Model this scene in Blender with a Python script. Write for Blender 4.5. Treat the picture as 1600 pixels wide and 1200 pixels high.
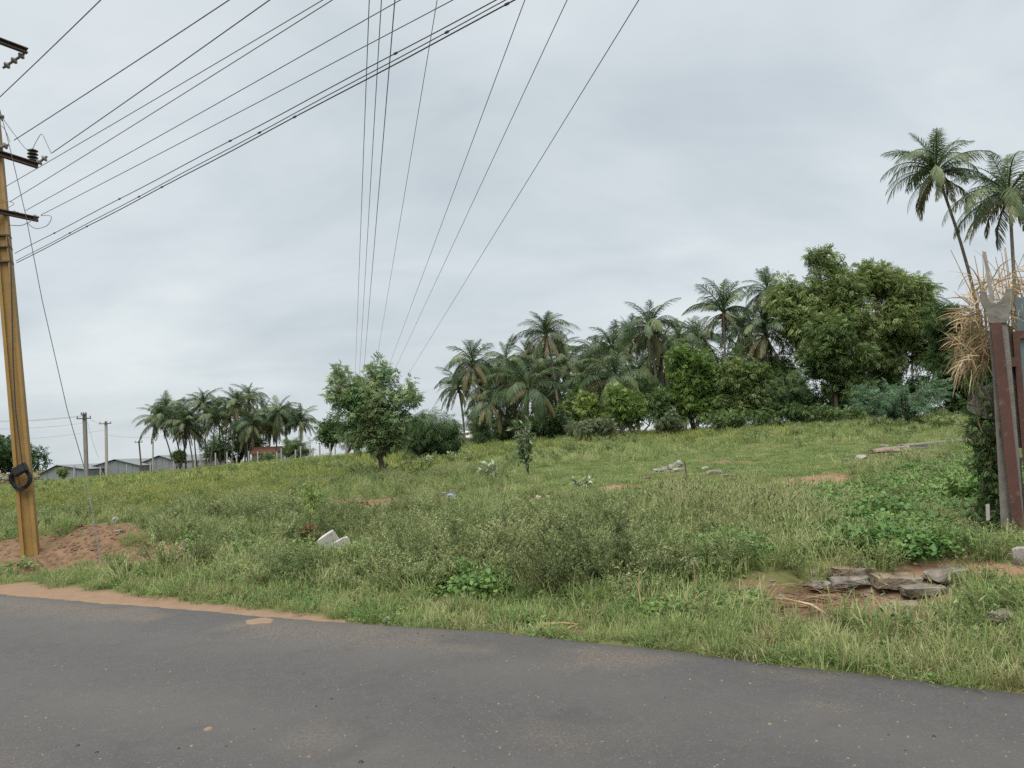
import bpy, bmesh, math, random
import numpy as np
from mathutils import Vector, Matrix, noise as mnoise

scene = bpy.context.scene
for o in list(bpy.data.objects):
    bpy.data.objects.remove(o)
COL = scene.collection
RNG = np.random.default_rng(7)
random.seed(7)

# ------------------------------------------------------------------ camera
EYE = 1.6
F_PX, CX, CY = 1200.0, 800.0, 600.0          # focal length in pixels of a 1600 x 1200 frame
PITCH, ROLL = math.atan(100 / 1200), math.radians(2.5)
_f = Vector((0, math.cos(PITCH), math.sin(PITCH)))
_r0 = Vector((1, 0, 0)); _u0 = _r0.cross(_f)
CAM_R = _r0 * math.cos(ROLL) - _u0 * math.sin(ROLL)
CAM_U = _u0 * math.cos(ROLL) + _r0 * math.sin(ROLL)
CAM_F = _f
cam_data = bpy.data.cameras.new('camera')
cam = bpy.data.objects.new('camera', cam_data); COL.objects.link(cam)
m = Matrix((CAM_R, CAM_U, -CAM_F)).transposed().to_4x4()
m.translation = (0, 0, EYE)
cam.matrix_world = m
cam_data.sensor_fit = 'HORIZONTAL'; cam_data.sensor_width = 36.0; cam_data.lens = 36.0 * F_PX / 1600
cam_data.clip_start = 0.05; cam_data.clip_end = 9000
scene.camera = cam

# ------------------------------------------------------------------ sky and sun (overcast)
SUN_EL, SUN_AZ = math.radians(68), math.radians(205)      # azimuth clockwise from +Y
world = bpy.data.worlds.new('World'); scene.world = world
world.use_nodes = True
wn, wl = world.node_tree.nodes, world.node_tree.links
wn.clear()
def N(tree, kind, **kw):
    n = tree.nodes.new(kind)
    for k, v in kw.items():
        if k == 'inp':
            for kk, vv in v.items(): n.inputs[kk].default_value = vv
        else: setattr(n, k, v)
    return n
wt = world.node_tree
sky = N(wt, 'ShaderNodeTexSky', sky_type='NISHITA', sun_disc=False, sun_elevation=SUN_EL, sun_rotation=SUN_AZ,
        air_density=1.2, dust_density=2.5, ozone_density=1.5)
tc = N(wt, 'ShaderNodeTexCoord')
sep = N(wt, 'ShaderNodeSeparateXYZ'); wl.new(tc.outputs['Generated'], sep.inputs[0])
mx = N(wt, 'ShaderNodeMath', operation='MAXIMUM', inp={1: 0.0}); wl.new(sep.outputs['Z'], mx.inputs[0])
ad = N(wt, 'ShaderNodeMath', operation='ADD', inp={1: 0.30}); wl.new(mx.outputs[0], ad.inputs[0])
dvx = N(wt, 'ShaderNodeMath', operation='DIVIDE'); wl.new(sep.outputs['X'], dvx.inputs[0]); wl.new(ad.outputs[0], dvx.inputs[1])
dvy = N(wt, 'ShaderNodeMath', operation='DIVIDE'); wl.new(sep.outputs['Y'], dvy.inputs[0]); wl.new(ad.outputs[0], dvy.inputs[1])
cmb = N(wt, 'ShaderNodeCombineXYZ'); wl.new(dvx.outputs[0], cmb.inputs[0]); wl.new(dvy.outputs[0], cmb.inputs[1])
def wnoise(scale, detail, rough, dist, rot=0.0, sc=(1, 1, 1)):
    mp = N(wt, 'ShaderNodeMapping'); mp.inputs['Rotation'].default_value = (0, 0, rot); mp.inputs['Scale'].default_value = sc
    wl.new(cmb.outputs[0], mp.inputs[0])
    n = N(wt, 'ShaderNodeTexNoise', inp={'Scale': scale, 'Detail': detail, 'Roughness': rough, 'Distortion': dist})
    wl.new(mp.outputs[0], n.inputs['Vector'])
    return n.outputs['Fac']
def wramp(fac, stops):
    r = N(wt, 'ShaderNodeValToRGB')
    el = r.color_ramp.elements
    while len(el) < len(stops): el.new(0.5)
    for e, (p, c) in zip(el, stops): e.position = p; e.color = (*c, 1) if len(c) == 3 else c
    wl.new(fac, r.inputs[0]); return r.outputs[0]
n_big = wnoise(1.0, 5, 0.5, 0.5, 0.6, (1, 1.35, 1))
n_fine = wnoise(2.6, 8, 0.56, 0.5, -0.35, (0.8, 1.25, 1))
cloud = wramp(n_big, [(0.30, (1.34, 1.50, 1.59)), (0.47, (1.57, 1.72, 1.80)), (0.68, (1.88, 2.01, 2.05))])
fine = wramp(n_fine, [(0.34, (0.92, 0.93, 0.945)), (0.52, (1.0, 1.0, 1.0)), (0.74, (1.06, 1.055, 1.05))])
mul = N(wt, 'ShaderNodeMix', data_type='RGBA', blend_type='MULTIPLY'); mul.inputs[0].default_value = 1.0
wl.new(cloud, mul.inputs[6]); wl.new(fine, mul.inputs[7])
mixs = N(wt, 'ShaderNodeMix', data_type='RGBA'); mixs.inputs[0].default_value = 0.97
wl.new(sky.outputs[0], mixs.inputs[6]); wl.new(mul.outputs[2], mixs.inputs[7])
bg = N(wt, 'ShaderNodeBackground'); bg.inputs['Strength'].default_value = 0.1
wl.new(mixs.outputs[2], bg.inputs['Color'])
wo = N(wt, 'ShaderNodeOutputWorld'); wl.new(bg.outputs[0], wo.inputs[0])

sun_d = bpy.data.lights.new('sun', 'SUN'); sun_d.energy = 1.5; sun_d.angle = math.radians(60); sun_d.color = (1.0, 0.95, 0.87)
sun = bpy.data.objects.new('sun', sun_d); COL.objects.link(sun)
sd = Vector((math.sin(SUN_AZ) * math.cos(SUN_EL), math.cos(SUN_AZ) * math.cos(SUN_EL), math.sin(SUN_EL)))
sun.rotation_euler = sd.to_track_quat('Z', 'Y').to_euler()
sun.location = sd * 50

scene.view_settings.view_transform = 'Standard'
scene.view_settings.look = 'None'
scene.view_settings.exposure = 2.0
scene.view_settings.gamma = 1.0
scene.view_settings.use_curve_mapping = False
scene.render.engine = 'CYCLES'
cy = scene.cycles
cy.max_bounces = 6; cy.diffuse_bounces = 3; cy.glossy_bounces = 2; cy.transmission_bounces = 4; cy.transparent_max_bounces = 6
cy.use_denoising = False
cy.sample_clamp_indirect = 4.0

# ------------------------------------------------------------------ numeric helpers
def lattice(x, y, seed):
    h = np.sin(x * 127.1 + y * 311.7 + seed * 74.7) * 43758.5453
    return h - np.floor(h)
def vnoise(x, y, seed=0):
    x = np.asarray(x, float); y = np.asarray(y, float)
    xi, yi = np.floor(x), np.floor(y); fx, fy = x - xi, y - yi
    fx = fx * fx * (3 - 2 * fx); fy = fy * fy * (3 - 2 * fy)
    a = lattice(xi, yi, seed); b = lattice(xi + 1, yi, seed); c = lattice(xi, yi + 1, seed); d = lattice(xi + 1, yi + 1, seed)
    return (a * (1 - fx) + b * fx) * (1 - fy) + (c * (1 - fx) + d * fx) * fy
def fbm(x, y, seed=0, o=4):
    s = 0; a = 0.5; t = 0
    for i in range(o):
        s = s + a * vnoise(x * 2 ** i, y * 2 ** i, seed + i * 13); t += a; a *= 0.5
    return s / t
def sstep(a, b, x):
    t = np.clip((np.asarray(x, float) - a) / (b - a), 0, 1)
    return t * t * (3 - 2 * t)
def ray(px, py):
    return CAM_F * F_PX + CAM_R * (px - CX) + CAM_U * (CY - py)
def at(px, py, Y):
    r = ray(px, py); return Vector((0, 0, EYE)) + r * (Y / r.y)
_Fn, _Rn, _Un = (np.array(v) for v in (CAM_F, CAM_R, CAM_U))
def project(x, y, z):
    p = np.stack([np.asarray(x, float), np.asarray(y, float), np.asarray(z, float) - EYE], -1)
    d = p @ _Fn
    dd = np.where(d > 0.3, d, np.nan)
    return CX + F_PX * (p @ _Rn) / dd, CY - F_PX * (p @ _Un) / dd

# road edge: a polyline on the plane of the road, stored in road axes (u along, v across)
EDGE_PX = [(0, 927), (150, 940), (300, 952), (400, 961), (500, 968), (600, 974), (700, 981), (800, 989), (900, 999),
           (1000, 1010), (1100, 1022), (1200, 1034), (1300, 1046), (1400, 1058), (1500, 1070), (1600, 1081)]
_e = []
for px, py in EDGE_PX:
    r = ray(px, py); t = -EYE / r.z; _e.append((r.x * t, r.y * t))
_e = np.array(_e)
_dir = (_e[-1] - _e[0]); _dir /= np.linalg.norm(_dir)
U_AX = _dir; V_AX = np.array([-_dir[1], _dir[0]])
if V_AX[1] < 0: V_AX = -V_AX
_eu = _e @ U_AX; _ev = _e @ V_AX
_sl = (_ev[3] - _ev[0]) / (_eu[3] - _eu[0]); _sr = (_ev[-1] - _ev[-4]) / (_eu[-1] - _eu[-4])
_eu = np.concatenate([[_eu[0] - 3000, _eu[0] - 40], _eu, [_eu[-1] + 40, _eu[-1] + 3000]])
_ev = np.concatenate([[_ev[0] - _sl * 40, _ev[0] - _sl * 40], _ev, [_ev[-1] + _sr * 8, _ev[-1] + _sr * 8]])
def edge_v(u): return np.interp(u, _eu, _ev)
def edge_d(x, y):
    u = x * U_AX[0] + y * U_AX[1]; v = x * V_AX[0] + y * V_AX[1]
    return v - edge_v(u)

def ghash(x, y, cx, cy, rx, ry, ang=0.0):
    c, s = math.cos(ang), math.sin(ang)
    dx, dy = x - cx, y - cy
    a = (dx * c + dy * s) / rx; b = (-dx * s + dy * c) / ry
    return np.exp(-(a * a + b * b))
def flat_at(px, py, z=0.0):
    r = ray(px, py); t = (z - EYE) / r.z; return (r.x * t, r.y * t)
MOUND = flat_at(95, 862); MOUND2 = flat_at(190, 846, 0.25)
PIT = flat_at(1310, 945, -0.1); LEDGE = flat_at(1370, 905, 0.15)
def height(x, y):
    x = np.asarray(x, float); y = np.asarray(y, float)
    d = edge_d(x, y)
    dp = np.maximum(d, 0)
    rise = 2.0 * np.clip(dp / 50, 0, 1) ** 1.15
    k = np.clip(dp / 50, 0, 1)
    tilt = np.where(x < 0, 0.045 * np.maximum(x, -70), 0.012 * np.minimum(x, 60)) * k
    z = rise + tilt
    far = np.maximum(dp - 90, 0)
    z = z - np.minimum(far * 0.006, 3.0)
    amp = np.clip(dp / 3, 0, 1)
    z = z + amp * (0.10 * (fbm(x * 0.45, y * 0.45, 3, 3) - 0.5) + 0.25 * (fbm(x * 0.09, y * 0.09, 9, 3) - 0.5) * np.clip(dp / 10, 0, 1)
                   + 0.035 * (fbm(x * 2.4, y * 2.4, 5, 3) - 0.5))
    z = z + 0.30 * ghash(x, y, MOUND[0], MOUND[1], 1.5, 0.8, -0.3) + 0.30 * ghash(x, y, MOUND2[0], MOUND2[1], 1.5, 0.75, -0.2)
    z = z + 0.22 * fbm(x * 3.5, y * 3.5, 22, 4) * ghash(x, y, MOUND[0] + .5, MOUND[1], 2.4, 1.2, -0.3)
    z = z - 0.30 * ghash(x, y, PIT[0], PIT[1], 1.15, 0.42, -0.15)
    z = z + 0.16 * ghash(x, y, LEDGE[0] + 0.4, LEDGE[1] + 0.9, 2.0, 0.8, -0.1)
    bed = -0.10 - 0.02 * np.clip(-d, 0, 1)
    w = sstep(-0.06, 0.12, d)
    return bed * (1 - w) + (z - 0.035) * w
def hz(x, y): return float(height(np.array([x]), np.array([y]))[0])
def gp(px, py, tmax=220):
    r = ray(px, py); r = r / r.y
    ys = np.concatenate([np.arange(3, 30, 0.02), np.arange(30, tmax, 0.1)])
    zz = EYE + r.z * ys; hh = height(r.x * ys, ys)
    i = np.argmax(zz < hh)
    if not (zz < hh).any(): i = len(ys) - 1
    Y = ys[i]; return Vector((r.x * Y, Y, hh[i]))
def on(px, Y):
    """the ground point at picture column px and depth Y"""
    x = (px - CX) / F_PX * Y
    for _ in range(4):
        z = hz(x, Y); qx, qy = project(x, Y, z)
        x += (px - float(qx)) / F_PX * Y
    return Vector((x, Y, hz(x, Y)))

# ------------------------------------------------------------------ materials
def new_mat(name):
    mt = bpy.data.materials.new(name); mt.use_nodes = True
    t = mt.node_tree; t.nodes.clear()
    out = N(t, 'ShaderNodeOutputMaterial')
    return mt, t, out
def tnoise(t, scale, detail=4, rough=0.55, coord='Object', dist=0.0, vec=None):
    n = N(t, 'ShaderNodeTexNoise', inp={'Scale': scale, 'Detail': detail, 'Roughness': rough, 'Distortion': dist})
    if vec is None:
        if coord == 'World':
            g = N(t, 'ShaderNodeNewGeometry'); vec = g.outputs['Position']
        else:
            vec = N(t, 'ShaderNodeTexCoord').outputs[coord]
    t.links.new(vec, n.inputs['Vector'])
    return n.outputs['Fac']
def tramp(t, fac, stops, interp='LINEAR'):
    r = N(t, 'ShaderNodeValToRGB'); r.color_ramp.interpolation = interp
    el = r.color_ramp.elements
    while len(el) < len(stops): el.new(0.5)
    for e, (p, c) in zip(el, stops):
        e.position = p; e.color = (c, c, c, 1) if isinstance(c, (int, float)) else (*c, 1)
    t.links.new(fac, r.inputs[0]); return r.outputs[0]
def tmix(t, fac, a, b, blend='MIX'):
    mnode = N(t, 'ShaderNodeMix', data_type='RGBA', blend_type=blend)
    for sock, v in ((mnode.inputs[0], fac), (mnode.inputs[6], a), (mnode.inputs[7], b)):
        if isinstance(v, bpy.types.NodeSocket): t.links.new(v, sock)
        elif isinstance(v, (int, float)): sock.default_value = v
        else: sock.default_value = (*v, 1)
    return mnode.outputs[2]
def tbump(t, fac, strength, dist):
    b = N(t, 'ShaderNodeBump', inp={'Strength': strength, 'Distance': dist}); t.links.new(fac, b.inputs['Height']); return b.outputs[0]
LEAF_GAIN = [('dead', 1.0), ('dry', 1.05), ('rust', 1.0), ('palm', 1.12), ('lone_tree', 1.95), ('dark_tree', 1.35), ('tree', 1.5), ('feathery_thorn', 1.35), ('silver', 1.5), ('olive', 1.55), ('yellow', 1.5), ('broad', 1.25), ('pale', 1.5), ('grass', 1.55)]
def leaf_mat(name, cols, trans=0.3, rough=0.6, scale=0.8, hue_noise=0.5):
    """foliage colour: a ramp of leaf colours chosen by a random number per plant and by a noise through the plant"""
    mt, t, out = new_mat(name)
    oi = N(t, 'ShaderNodeObjectInfo')
    n1 = tnoise(t, scale, 3, 0.6, 'World')
    n2 = tnoise(t, scale * 14, 2, 0.6, 'World')
    a = N(t, 'ShaderNodeMath', operation='MULTIPLY_ADD', inp={1: 0.35, 2: -0.175}); t.links.new(oi.outputs['Random'], a.inputs[0])
    b = N(t, 'ShaderNodeMath', operation='MULTIPLY_ADD', inp={1: 1.0}); t.links.new(n1, b.inputs[0]); t.links.new(a.outputs[0], b.inputs[2])
    c = N(t, 'ShaderNodeMath', operation='MULTIPLY_ADD', inp={1: hue_noise}); t.links.new(n2, c.inputs[0]); t.links.new(b.outputs[0], c.inputs[2])
    d = N(t, 'ShaderNodeMath', operation='SUBTRACT', inp={1: hue_noise * 0.5}); t.links.new(c.outputs[0], d.inputs[0])
    gain = next((g for w, g in LEAF_GAIN if w in name), 1.0)
    cols = [tuple(v * gain for v in c) for c in cols]
    k = len(cols)
    col = tramp(t, d.outputs[0], [(0.34 + 0.32 * i / max(k - 1, 1), cc) for i, cc in enumerate(cols)])
    p = N(t, 'ShaderNodeBsdfPrincipled', inp={'Roughness': rough}); p.inputs['Specular IOR Level'].default_value = 0.3
    t.links.new(col, p.inputs['Base Color'])
    tr = N(t, 'ShaderNodeBsdfTranslucent'); t.links.new(col, tr.inputs['Color'])
    ms = N(t, 'ShaderNodeMixShader'); ms.inputs[0].default_value = trans
    t.links.new(p.outputs[0], ms.inputs[1]); t.links.new(tr.outputs[0], ms.inputs[2]); t.links.new(ms.outputs[0], out.inputs[0])
    return mt
def plain_mat(name, c1, c2=None, scale=6, rough=0.8, bump=0.3, bdist=0.01, metal=0.0, detail=6, c3=None, coord='Object'):
    mt, t, out = new_mat(name)
    c2 = c2 or tuple(v * 0.75 for v in c1)
    fac = tnoise(t, scale, detail, 0.6, coord)
    col = tramp(t, fac, [(0.32, c1), (0.68, c2)] if c3 is None else [(0.3, c1), (0.5, c2), (0.7, c3)])
    p = N(t, 'ShaderNodeBsdfPrincipled', inp={'Roughness': rough, 'Metallic': metal}); p.inputs['Specular IOR Level'].default_value = 0.3
    t.links.new(col, p.inputs['Base Color'])
    if bump: t.links.new(tbump(t, tnoise(t, scale * 5, 6, 0.65, coord), bump, bdist), p.inputs['Normal'])
    t.links.new(p.outputs[0], out.inputs[0])
    return mt

M = {}
M['grass'] = leaf_mat('grass_blade', [(.108, .155, .050), (.165, .210, .075), (.235, .253, .118)], 0.45, scale=0.6)
M['grass_green'] = leaf_mat('verge_grass_blade', [(.096, .146, .048), (.142, .188, .068), (.210, .228, .105)], 0.45, scale=0.9)
M['dry_grass'] = leaf_mat('dry_grass_blade', [(.17, .13, .065), (.26, .21, .115), (.33, .28, .16)], 0.25, scale=1.5)
M['pale_grass'] = leaf_mat('tall_pale_grass', [(.110, .150, .050), (.175, .200, .080), (.25, .255, .125)], 0.3, scale=0.8)
M['olive'] = leaf_mat('olive_weed_leaf', [(.088, .130, .046), (.140, .185, .072), (.205, .235, .110)], 0.35, scale=1.1)
M['olive_stem'] = plain_mat('weed_stem', (.10, .085, .045), (.14, .11, .06), 4, 0.8, 0)
M['yellowweed'] = leaf_mat('yellow_green_weed', [(.085, .120, .030), (.140, .170, .044), (.20, .205, .062)], 0.3, scale=0.5)
M['broad'] = leaf_mat('broad_leaf', [(.050, .115, .028), (.080, .155, .038), (.125, .20, .055)], 0.3, 0.45, scale=2.0)
M['palm'] = leaf_mat('palm_leaflet', [(.042, .074, .034), (.068, .106, .046), (.114, .144, .060)], 0.25, 0.5, scale=0.5)
M['palm_old'] = leaf_mat('old_palm_leaflet', [(.066, .084, .034), (.112, .115, .048), (.155, .130, .065)], 0.2, 0.6, scale=0.7)
M['palm_dead'] = leaf_mat('dead_palm_leaflet', [(.10, .07, .045), (.16, .115, .07), (.21, .155, .10)], 0.1, 0.8, scale=0.7)
M['palm_trunk'] = plain_mat('palm_trunk_bark', (.17, .15, .13), (.10, .085, .07), 5, 0.9, 0.6, 0.03)
M['coconut'] = plain_mat('coconut_husk', (.10, .09, .035), (.15, .09, .03), 3, 0.7, 0.1)
M['bark'] = plain_mat('tree_bark', (.105, .080, .060), (.055, .042, .034), 9, 0.95, 0.7, 0.03)
M['tree_dark'] = leaf_mat('dark_tree_leaf', [(.026, .056, .018), (.048, .088, .028), (.080, .125, .040)], 0.25, 0.5, scale=0.7)
M['tree_mid'] = leaf_mat('mid_green_tree_leaf', [(.046, .078, .024), (.080, .120, .038), (.132, .172, .060)], 0.28, 0.5, scale=0.55)
M['tree_bright'] = leaf_mat('bright_green_tree_leaf', [(.072, .122, .028), (.118, .175, .042), (.178, .232, .070)], 0.32, 0.5, scale=0.7)
M['neem'] = leaf_mat('lone_tree_leaf', [(.040, .088, .034), (.068, .125, .050), (.130, .165, .080)], 0.28, 0.5, scale=0.9)
M['feather'] = leaf_mat('feathery_thorn_leaf', [(.075, .135, .075), (.110, .180, .105), (.155, .225, .135)], 0.25, 0.6, scale=1.0)
M['feather_dark'] = leaf_mat('dark_feathery_thorn_leaf', [(.046, .082, .030), (.072, .114, .042), (.108, .152, .062)], 0.25, 0.6, scale=1.0)
M['silver'] = leaf_mat('silver_shrub_leaf', [(.10, .145, .075), (.16, .20, .115), (.23, .26, .17)], 0.25, 0.6, scale=2.0)
M['scrub'] = leaf_mat('muted_scrub_leaf', [(.075, .110, .050), (.115, .150, .075), (.165, .195, .110)], 0.25, 0.6, scale=2.0)
M['straw'] = leaf_mat('dry_straw_leaf', [(.28, .195, .11), (.44, .34, .21), (.58, .49, .35)], 0.25, 0.7, scale=4.0)
M['stone'] = plain_mat('grey_stone', (0.206, 0.185, 0.159), (0.112, 0.099, 0.082), 5, 0.9, 0.8, 0.02, c3=(0.258, 0.237, 0.206))
M['warm_stone'] = plain_mat('buff_stone', (0.258, 0.215, 0.155), (0.155, 0.120, 0.086), 5, 0.9, 0.8, 0.02, c3=(0.224, 0.206, 0.172))
M['white_stone'] = plain_mat('whitish_rubble', (0.310, 0.297, 0.275), (0.189, 0.176, 0.159), 6, 0.9, 0.6, 0.02)
M['concrete'] = plain_mat('weathered_concrete', (0.194, 0.181, 0.163), (0.129, 0.120, 0.107), 7, 0.95, 0.6, 0.01)
M['white_post'] = plain_mat('whitewashed_concrete', (0.344, 0.331, 0.310), (0.258, 0.245, 0.224), 5, 0.9, 0.3)
M['grey_pole'] = plain_mat('grey_pole_concrete', (0.163, 0.155, 0.146), (0.215, 0.206, 0.194), 2, 0.9, 0.3)
M['steel'] = plain_mat('dull_brown_steel', (.10, .065, .055), (.065, .050, .048), 8, 0.7, 0.3)
M['dark'] = plain_mat('black_plastic_and_doorway_dark', (.012, .014, .018), (.022, .024, .028), 8, 0.5, 0.1)
M['cable'] = plain_mat('dark_cable', (.035, .037, .042), (.05, .05, .055), 3, 0.6, 0)
M['wire'] = plain_mat('aluminium_wire', (.15, .155, .165), (.19, .195, .205), 3, 0.55, 0)
M['porcelain'] = plain_mat('dark_porcelain', (.030, .028, .034), (.045, .04, .045), 5, 0.3, 0)
M['porcelain_grey'] = plain_mat('grey_porcelain', (.20, .19, .19), (.14, .13, .13), 5, 0.4, 0)
M['wood'] = plain_mat('grey_weathered_wood', (.30, .27, .24), (.20, .18, .16), 12, 0.9, 0.5)
M['twig'] = plain_mat('dry_twig', (.34, .24, .13), (.20, .13, .075), 10, 0.9, 0.3)
M['rust'] = plain_mat('red_oxide_steel', (.095, .026, .021), (.062, .024, .021), 3.5, 0.75, 0.4, 0.004, c3=(.15, .042, .028))
M['galv'] = plain_mat('galvanised_sheet', (0.163, 0.202, 0.232), (0.120, 0.150, 0.172), 4, 0.45, 0.2, 0.003, metal=0.4)
M['plastic_blue'] = plain_mat('blue_plastic_scrap', (.16, .22, .36), (.30, .34, .42), 8, 0.4, 0.3)
M['plastic_green'] = plain_mat('green_plastic_scrap', (.01, .32, .12), (.02, .40, .16), 8, 0.4, 0.1)
M['red_roof'] = plain_mat('red_clay_roof', (.17, .072, .05), (.13, .06, .045), 3, 0.8, 0.2)
M['wall_white'] = plain_mat('lime_washed_wall', (.62, .60, .57), (.50, .48, .45), 2, 0.9, 0.2)
M['dirt'] = plain_mat('red_brown_dirt', (.17, .108, .066), (.105, .066, .041), 7, 0.95, 0.9, 0.03)

def yellow_paint():
    mt, t, out = new_mat('yellow_pole_paint')
    st = tnoise(t, 3, 6, 0.65, 'World'); fine = tnoise(t, 26, 5, 0.7, 'World')
    col = tmix(t, tramp(t, st, [(0.35, 0), (0.7, 1)]), (.282, .170, .042), (.22, .128, .034))
    col = tmix(t, tramp(t, fine, [(0.60, 0), (0.74, 0.6)]), col, (.10, .055, .028))
    p = N(t, 'ShaderNodeBsdfPrincipled', inp={'Roughness': 0.6}); t.links.new(col, p.inputs['Base Color'])
    t.links.new(tbump(t, fine, 0.25, 0.003), p.inputs['Normal']); t.links.new(p.outputs[0], out.inputs[0])
    return mt
M['yellow'] = yellow_paint()
M['pale_concrete'] = plain_mat('pale_concrete', (.42, .41, .39), (.33, .32, .30), 6, 0.9, 0.4, 0.01)
M['sheet_roof'] = plain_mat('darkened_roof_sheet', (.165, .18, .19), (.13, .14, .148), 0.6, 0.6, 0.1)  # roof colour set darker than the wall sheet to counter the sun brightening it

def worn_rust():
    mt, t, out = new_mat('worn_red_oxide_paint')
    n1 = tnoise(t, 3, 5, 0.6); n2 = tnoise(t, 22, 6, 0.7); n3 = tnoise(t, 9, 4, 0.6)
    col = tmix(t, tramp(t, n1, [(0.35, 0), (0.65, 1)]), (.058, .025, .020), (.092, .038, .027))
    col = tmix(t, tramp(t, n2, [(0.55, 0), (0.66, 0.8)]), col, (.055, .030, .024))
    col = tmix(t, tramp(t, n3, [(0.58, 0), (0.70, 0.55)]), col, (.16, .115, .085))
    p = N(t, 'ShaderNodeBsdfPrincipled', inp={'Roughness': 0.8}); t.links.new(col, p.inputs['Base Color'])
    t.links.new(tbump(t, n2, 0.5, 0.004), p.inputs['Normal']); t.links.new(p.outputs[0], out.inputs[0])
    return mt
M['rust'] = worn_rust()
def sheet_mat():
    mt, t, out = new_mat('grey_corrugated_sheet')
    tcn = N(t, 'ShaderNodeTexCoord')
    w = N(t, 'ShaderNodeTexWave', wave_type='BANDS', bands_direction='X', inp={'Scale': 1.2, 'Distortion': 0.0}); t.links.new(tcn.outputs['Object'], w.inputs[0])
    big = tnoise(t, 0.35, 4, 0.6)
    col = tmix(t, big, (.225, .25, .265), (.19, .21, .225))
    p = N(t, 'ShaderNodeBsdfPrincipled', inp={'Roughness': 0.55, 'Metallic': 0.2}); t.links.new(col, p.inputs['Base Color'])
    t.links.new(tbump(t, w.outputs['Fac'], 0.6, 0.05), p.inputs['Normal']); t.links.new(p.outputs[0], out.inputs[0])
    return mt
M['sheet'] = sheet_mat()

def ground_mat():
    mt, t, out = new_mat('field_soil')
    at_s = N(t, 'ShaderNodeAttribute', attribute_name='soil'); at_h = N(t, 'ShaderNodeAttribute', attribute_name='sand')
    at_r = N(t, 'ShaderNodeAttribute', attribute_name='reddish')
    n1 = tnoise(t, 0.35, 5, 0.6, 'World'); n2 = tnoise(t, 5, 6, 0.65, 'World'); n3 = tnoise(t, 42, 4, 0.7, 'World')
    thatch = tmix(t, tramp(t, n2, [(0.3, 0), (0.7, 1)]), (.085, .080, .034), (.115, .120, .045))
    thatch = tmix(t, tramp(t, n1, [(0.4, 0), (0.65, 0.8)]), thatch, (.075, .105, .032))
    earth = tmix(t, tramp(t, n2, [(0.3, 0), (0.7, 1)]), (.190, .122, .074), (.115, .073, .045))
    earth = tmix(t, at_r.outputs['Fac'], earth, (.21, .130, .082))
    earth = tmix(t, tramp(t, n3, [(0.5, 0), (0.72, 0.5)]), earth, (.060, .041, .028))
    sand = tmix(t, tramp(t, n2, [(0.3, 0), (0.7, 1)]), (.215, .148, .100), (.172, .116, .078))
    sand = tmix(t, tramp(t, n3, [(0.58, 0), (0.75, 0.5)]), sand, (.14, .10, .07))
    col = tmix(t, at_s.outputs['Fac'], thatch, earth)
    col = tmix(t, at_h.outputs['Fac'], col, sand)
    p = N(t, 'ShaderNodeBsdfPrincipled', inp={'Roughness': 0.95}); p.inputs['Specular IOR Level'].default_value = 0.15
    t.links.new(col, p.inputs['Base Color'])
    t.links.new(tbump(t, tmix(t, 0.4, n2, n3), 0.8, 0.03), p.inputs['Normal']); t.links.new(p.outputs[0], out.inputs[0])
    return mt
M['ground'] = ground_mat()

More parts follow.
